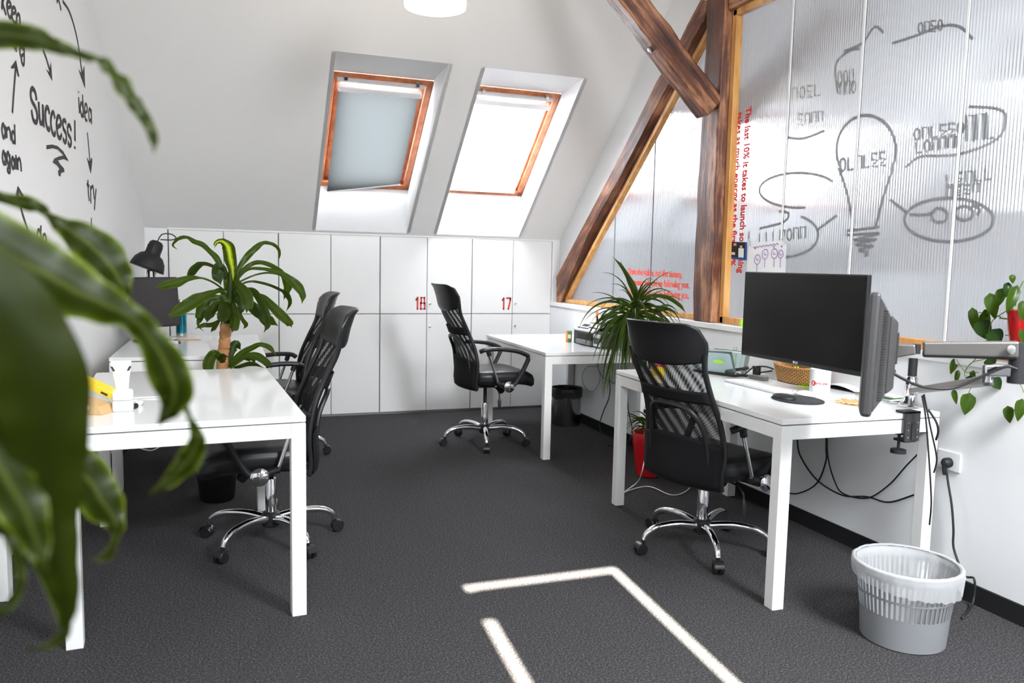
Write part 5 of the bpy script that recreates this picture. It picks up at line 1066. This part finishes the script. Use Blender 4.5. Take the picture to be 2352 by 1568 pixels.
# hub, adapter and black gear
p = D((1742,872)); o = MB().obox((0,0,.011), (.12,-1,0), (1,.12,0), (0,0,1), .055, .018, .010).build('usb_hub', M['alu'], loc=p, bevel=.003); tag(o, 'slim silver usb hub lying left of the wicker basket', 'usb hub')
p = D((1727,860)); o = MB().lathe([(.020,0),(.021,.002),(.021,.04),(.019,.042)],20).build('tape_roll', M['blackm'], smooth_a=40, loc=p+V((.03,0,0))); tag(o, 'small black cylinder behind the silver usb hub', 'desk gadget')
p = D((1700,862)); st_ = empty('stapler', p+V((-.03,-.01,0)), math.radians(-52)); tag(st_, 'black stapler in front of the brochure holder', 'stapler')
MB().box(-.06,.06,-.014,.014,0,.012).build('stapler_base', M['black'], st_, bevel=.003); MB().obox((.0,0,.034),(1,0,.22),(0,1,0),(-.22,0,1),.062,.012,.008).build('stapler_arm', M['dkgrey'], st_, bevel=.003)
cable('cable', [D((1712,858),.78), D((1732,843),.80), D((1760,842),.80), D((1778,850),.77), V((2.72,3.55,HD+.01))], .004, M['cable'], 'black cable arching over the gear left of the wicker basket')
o = MB().box(-.011,.011,-.008,.008,-.007,.007).build('ferrite_bead', M['black'], loc=D((1732,843),.80), bevel=.003); o.rotation_euler = (0,0,.7); tag(o, 'black ferrite bead on the cable left of the wicker basket', 'cable bead')
# coloured thing seen through the chair mesh
p = D((1512,862)); cp_ = empty('flower_pot', p); tag(cp_, 'small yellow pot with pink blossoms seen through the chair back', 'flower pot')
MB().lathe([(.030,0),(.042,.05),(.040,.05),(.03,.045)],24).build('pot', M['yellow'], cp_, smooth_a=40)
fl = MB(); rr = random.Random(5)
for k in range(12): fl.lathe([(.003,-.011),(.012,0),(.003,.011)],8,(rr.uniform(-.035,.035),rr.uniform(-.035,.035),.058+rr.uniform(-.01,.016)))
fl.build('blossom', M['pink'], cp_, smooth_a=0)
# green thing on the ledge by the post
p = at((1706,738),0,2.85); o = MB().lathe([(.014,0),(.019,.01),(.019,.03),(.012,.042)],16).build('green_figurine', M['lime'], smooth_a=40, loc=V((2.85,p.y,ZL))); tag(o, 'small lime green object on the ledge left of the large monitor', 'ornament')
# ------------------------------------------------------------------ back right desk: printer etc.
pr0 = D((1318,786)); pr1 = D((1436,826)); HB = .735; pa_, pb_ = D((1314,787),HB), D((1384,803),HB); pe_ = (pb_-pa_).normalized(); prc = pa_+pe_*.23+V((-pe_.y,pe_.x,0))*.20; prc.z = HB; pth = math.atan2(pe_.y, pe_.x)
pr = empty('printer', prc, pth); tag(pr, 'grey and black multifunction inkjet printer on the back right desk', 'printer')
MB().box(-.23,.23,-.19,.19,.0,.115).build('printer_body', M['dkgrey'], pr, bevel=.008)
MB().box(-.22,.22,-.10,.19,.115,.155).build('scanner_lid', M['blackm'], pr, bevel=.006)
MB().obox((-.045,-.160,.132),(1,0,0),(0,.75,.35),(0,-.35,.75),.165,.055,.006).build('control_panel', M['silver'], pr, bevel=.003)
cpn = MB(); cpn.obox((-.10,-.150,.144),(1,0,0),(0,.75,.35),(0,-.35,.75),.045,.014,.003)
for r_ in range(2):
    for k in range(6): cpn.obox((-.15+.03*k if r_ == 0 else .0+.022*k, -.187+.018*(r_ > 0)*(1)+.0, .126+.009*r_),(1,0,0),(0,.75,.35),(0,-.35,.75),.008,.005,.004)
cpn.build('display_and_buttons', M['blackm'], pr)
MB().box(-.15,.08,-.194,-.17,.03,.085).build('paper_slot', M['blackm'], pr)
MB().obox((-.03,-.20,.026),(1,0,0),(0,1,0),(0,0,1),.115,.014,.016).build('output_tray', M['greyp'], pr, bevel=.003)
MB().box(.11,.215,-.197,-.188,.012,.10).build('ink_window', M['silver'], pr, bevel=.002)
ink = MB()
for k in range(4): ink.box(.122+.022*k,.138+.022*k,-.199,-.196,.03,.075)
ink.build('ink_gauge', M['dkgrey'], pr)
p = D((1304,786),HB); o = MB().box(-.018,.018,-.05,.05,0,.085).build('booklet_box', M['green'], loc=p+V((.03,.045,0)), bevel=.002); o.rotation_euler = (0,0,math.radians(-30)); tag(o, 'small green and orange printed box beside the printer', 'box')
MB().box(-.0195,-.004,-.0515,.0515,.001,.084).build('orange_spine', M['orange'], o); MB().box(-.004,.0185,-.0512,-.0502,.03,.06).build('printed_mark', M['paper'], o)
p = V((2.745,5.62,HB)); pcu = empty('pen_cup', p); tag(pcu, 'clear pen cup behind the printer', 'pen cup')
MB().lathe([(.034,0),(.036,.003),(.038,.10),(.036,.10),(.033,.005)],24).build('cup', M['acryl'], pcu, smooth_a=40)
for k, (mtn, dx, h, r_, lb) in enumerate((('orange',.012,.235,.010,'thick orange pen standing in the cup behind the printer'),('teal',-.012,.19,.006,'teal pen standing in the cup behind the printer'),('blackm',-.022,.20,.005,'black pen leaning left in the cup behind the printer'))):
    o = MB().tube([(0,0,.006),(-.0+dx*.5*(k+1)*.5,dx,h)], r_, 10).build('pen', M[mtn], smooth_a=40, loc=p+V((dx*.4,dx,0))); tag(o, lb, 'pen', 'pens in the cup behind the printer')
HL = .76
# ------------------------------------------------------------------ back left desk
mc = dep((357,694), 5.28); ml_ = empty('monitor', V((mc.x,mc.y,HL))); tag(ml_, 'small black square monitor on the back left desk', 'monitor')
mw, mh = .205, .168; nf = V((.74,-.66,.08)).normalized(); sw = V((nf.y,-nf.x,0)).normalized(); sw = -sw if sw.x < 0 else sw; uw = nf.cross(sw).normalized(); uw = uw if uw.z > 0 else -uw
c_ = V((0,0,mc.z-HL))
MB().obox(c_-nf*.012, sw, uw, nf, mw, mh, .014).build('bezel', M['black'], ml_, bevel=.005)
MB().obox(c_+nf*.0022, sw, uw, nf, mw-.014, mh-.014, .001).build('screen', M['screen2'], ml_)
MB().obox(c_-nf*.045, sw, uw, nf, mw*.6, mh*.6, .025).build('back_cover', M['black'], ml_, bevel=.01)
MB().obox(V((0,0,.11))-nf*.05, sw, (0,0,1), nf, .04, .11, .015).build('stand_neck', M['black'], ml_, bevel=.005)
MB().lathe([(.11,0),(.11,.008),(.03,.014)],30,V((0,0,0))-V((nf.x,nf.y,0))*.05).build('stand_foot', M['black'], ml_, smooth_a=40)
# task lamp
la = at((336,790),2,HD); la = V((-.50,5.95,HL)); lt = empty('task_lamp', la); tag(lt, 'black metal task lamp arching above the small monitor', 'lamp')
dl = (V((la.x,la.y,1))-CAM).dot(CF)
sh0, sh1 = dep((339,611), dl)-la, dep((358,562), dl)-la; ax_ = (sh1-sh0).normalized(); Ls = (sh1-sh0).length; Rs = .112
ax_ = (ax_+V((0,.10,0))).normalized()
MB().lathe([(Rs,0),(Rs*.98,.02),(Rs*.88,.06),(Rs*.66,.095),(Rs*.46,.108),(Rs*.44,.115),(Rs*.40,.185),(Rs*.28,.20),(.012,.205)],36,sh0-ax_*.02,ax_,caps=False).build('lamp_shade', M['blackm'], lt, smooth_a=50, solid=.002)
MB().lathe([(Rs*.97,.002),(Rs*.86,.058),(Rs*.64,.092),(.01,.10)],36,sh0-ax_*.02,ax_,caps=False).build('shade_lining', M['paper'], lt, smooth_a=0)
sl2 = MB()
_x = ax_.orthogonal().normalized(); _y = ax_.cross(_x)
for k in range(16):
    a = 2*PI*k/16; d = _x*math.cos(a)+_y*math.sin(a); sl2.obox(sh0-ax_*.02+ax_*.148+d*(Rs*.425), ax_, d, ax_.cross(d), .02, .002, .0035)
sl2.build('vent_slot', M['black'], lt)
tpz = sh0+ax_*.18
MB().tube(smooth([tpz+V((.0,0,.0)), tpz+V((.03,0,.05)), tpz+V((.085,0,.055)), tpz+V((.12,0,.03)), tpz+V((.09,0,.015)), tpz+V((.02,0,.015))],6), .004, 8).build('lamp_cord', M['cable'], lt, smooth_a=0)
arm = MB(); el_ = V((.02,.03,.30)); jn = sh0+ax_*.06
for dx in (-.018,.018): arm.tube([V((dx,0,.03)), el_+V((dx,0,0))], .006, 8).tube([el_+V((dx,0,0)), jn+V((dx*.8,.0,-.08))], .006, 8)
arm.tube([jn+V((0,0,-.09)), jn], .010, 8); arm.build('lamp_arm', M['blackm'], lt, smooth_a=40)
sp = MB(); sp.tube([jn+V((-.026,-.01,-.14)), jn+V((-.022,-.005,-.05))], .006, 8).tube([jn+V((.026,-.01,-.14)), jn+V((.022,-.005,-.05))], .006, 8); sp.build('tension_spring', M['steel'], lt, smooth_a=40)
MB().box(-.03,.03,-.03,.03,0,.035).build('lamp_base', M['black'], lt, bevel=.004)
# bottle, coaster, pencil, adapter
b0 = D((417,774),HL); bt_ = empty('water_bottle', b0); tag(bt_, 'teal metal water bottle with a steel base right of the small monitor', 'bottle')
MB().lathe([(.034,.002),(.035,.004),(.035,.030)],28).build('steel_base', M['steel'], bt_, smooth_a=40); MB().lathe([(.035,.030),(.036,.034),(.036,.155),(.033,.18),(.022,.205),(.017,.215),(.017,.235)],28).build('bottle_body', M['teal'], bt_, smooth_a=40); MB().lathe([(.019,.234),(.019,.262),(.017,.266)],24).build('bottle_cap', M['steel'], bt_, smooth_a=40)
o = MB().box(-.075,.075,-.055,.055,.0003,.0013).build('paper_slip', M['paper'], loc=b0+V((-.0,-.01,0))); tag(o, 'white paper slip lying under the teal bottle', 'paper')
p = D((430,781),HL); o = MB().tube([(-.085,.0,.004),(.075,.005,.004),(.09,.0055,.004)],[.0036,.0036,.0005],6).build('pencil', M['kraft'], loc=p); tag(o, 'wooden pencil lying on the back left desk before the bottle', 'pencil')
p = D((398,791),HL); o = MB().box(-.035,.03,-.03,.03,.0005,.024).build('power_adapter', M['white'], loc=p, bevel=.005); tag(o, 'small white power adapter block before the teal bottle', 'adapter')
p = D((405,789),HL); o = MB().grid(lambda u, v: (lambda a, r_: V((.03*r_*math.cos(a), .05*r_*math.sin(a), .002+.026*(1-r_**2)**.6)))(2*PI*u, math.sin(v*PI/2)), 20, 7, True).build('computer_mouse', M['black'], smooth_a=0, loc=p); tag(o, 'black computer mouse at the foot of the small monitor', 'mouse')
# ------------------------------------------------------------------ front left desk
p = D((279,924)); tb_ = empty('cream_tube', p+V((-.003,.045,0)), .06); tag(tb_, 'white cosmetic tube standing on its cap behind the white jar', 'tube')
MB().lathe([(.019,0),(.020,.002),(.020,.02),(.018,.022)],24).build('tube_cap', M['white'], tb_, smooth_a=40)
def tube_(u, v): a = 2*PI*u; f_ = v**1.3; return V(((.023+(.036-.023)*f_)*math.cos(a), (.021*(1-f_)+.0012)*math.sin(a), .022+.125*v))
MB().grid(tube_, 28, 10, True).build('tube_body', M['white'], tb_, smooth_a=0); MB().box(-.036,.036,-.002,.002,.146,.158).build('crimped_end', M['white'], tb_)
for sx in (-1,1): MB().obox((sx*.029,-.010,.128),(1,0,0),(0,1,0),(sx*.5,0,1),.004,.002,.010).build('dark_corner_print', M['dkgrey'], tb_)
MB().box(-.004,.012,-.0225,-.0205,.035,.037).box(-.002,.012,-.0222,-.0202,.042,.044).build('small_print', M['silver'], tb_)
p = D((282,945)); o = empty('white_jar', p+V((0,.02,0)), .03); tag(o, 'square white jar in front of the cosmetic tube', 'jar')
MB().box(-.034,.034,-.03,.03,0,.040).build('jar_base', M['white'], o, bevel=.007); MB().box(-.033,.033,-.029,.029,.041,.078).build('jar_lid', M['white'], o, bevel=.008)
p = D((228,950)); kb_ = empty('cardboard_box', p+V((-.03,.03,0)), math.radians(-25)); tag(kb_, 'open kraft cardboard box under the yellow carton', 'box')
MB().hexa([(-.07,-.04,0),(.07,-.04,0),(.07,.05,0),(-.07,.05,0),(-.07,-.04,.062),(.05,-.04,.03),(.05,.05,.03),(-.07,.05,.062)]).build('box_body', M['kraft'], kb_, bevel=.002)
MB().obox((-.01,-.0405,.028),(1,0,-.1),(0,1,0),(.1,0,1),.03,.0008,.008).build('white_label', M['paper'], kb_)
p = D((232,930)); yc = empty('yellow_carton', p+V((-.022,.035,.058)), math.radians(-25)); tag(yc, 'yellow carton tilted on top of the kraft box', 'carton')
MB().obox((.01,0,.008),(1,0,-.42),(0,1,0),(.42,0,1),.075,.032,.012).build('carton_body', M['yellow'], yc, bevel=.002); MB().obox((.055,-.0325,-.012),(1,0,-.42),(0,1,0),(.42,0,1),.014,.0006,.004).build('carton_print', M['dkgrey'], yc)
p = D((316,935)); mk = empty('marker_pen', p, math.radians(70)); tag(mk, 'stubby pen lying with its dark end facing out right of the jar', 'pen')
MB().lathe([(.010,-.03),(.0115,-.028),(.0115,.045),(.010,.048)],16,(0,0,.0115),(1,.25,0)).build('pen_body', M['white'], mk, smooth_a=40); MB().lathe([(.0105,-.036),(.0105,-.029)],16,(0,0,.0115),(1,.25,0)).build('pen_end', M['blackm'], mk, smooth_a=40)
p = D((330,918)); o = MB().obox((0,0,.004),(1,.1,0),(-.1,1,0),(0,0,1),.055,.02,.0035).build('smartphone', M['silver'], loc=p+V((.01,.05,0)), bevel=.002); tag(o, 'thin grey phone lying flat behind the stubby pen', 'phone')
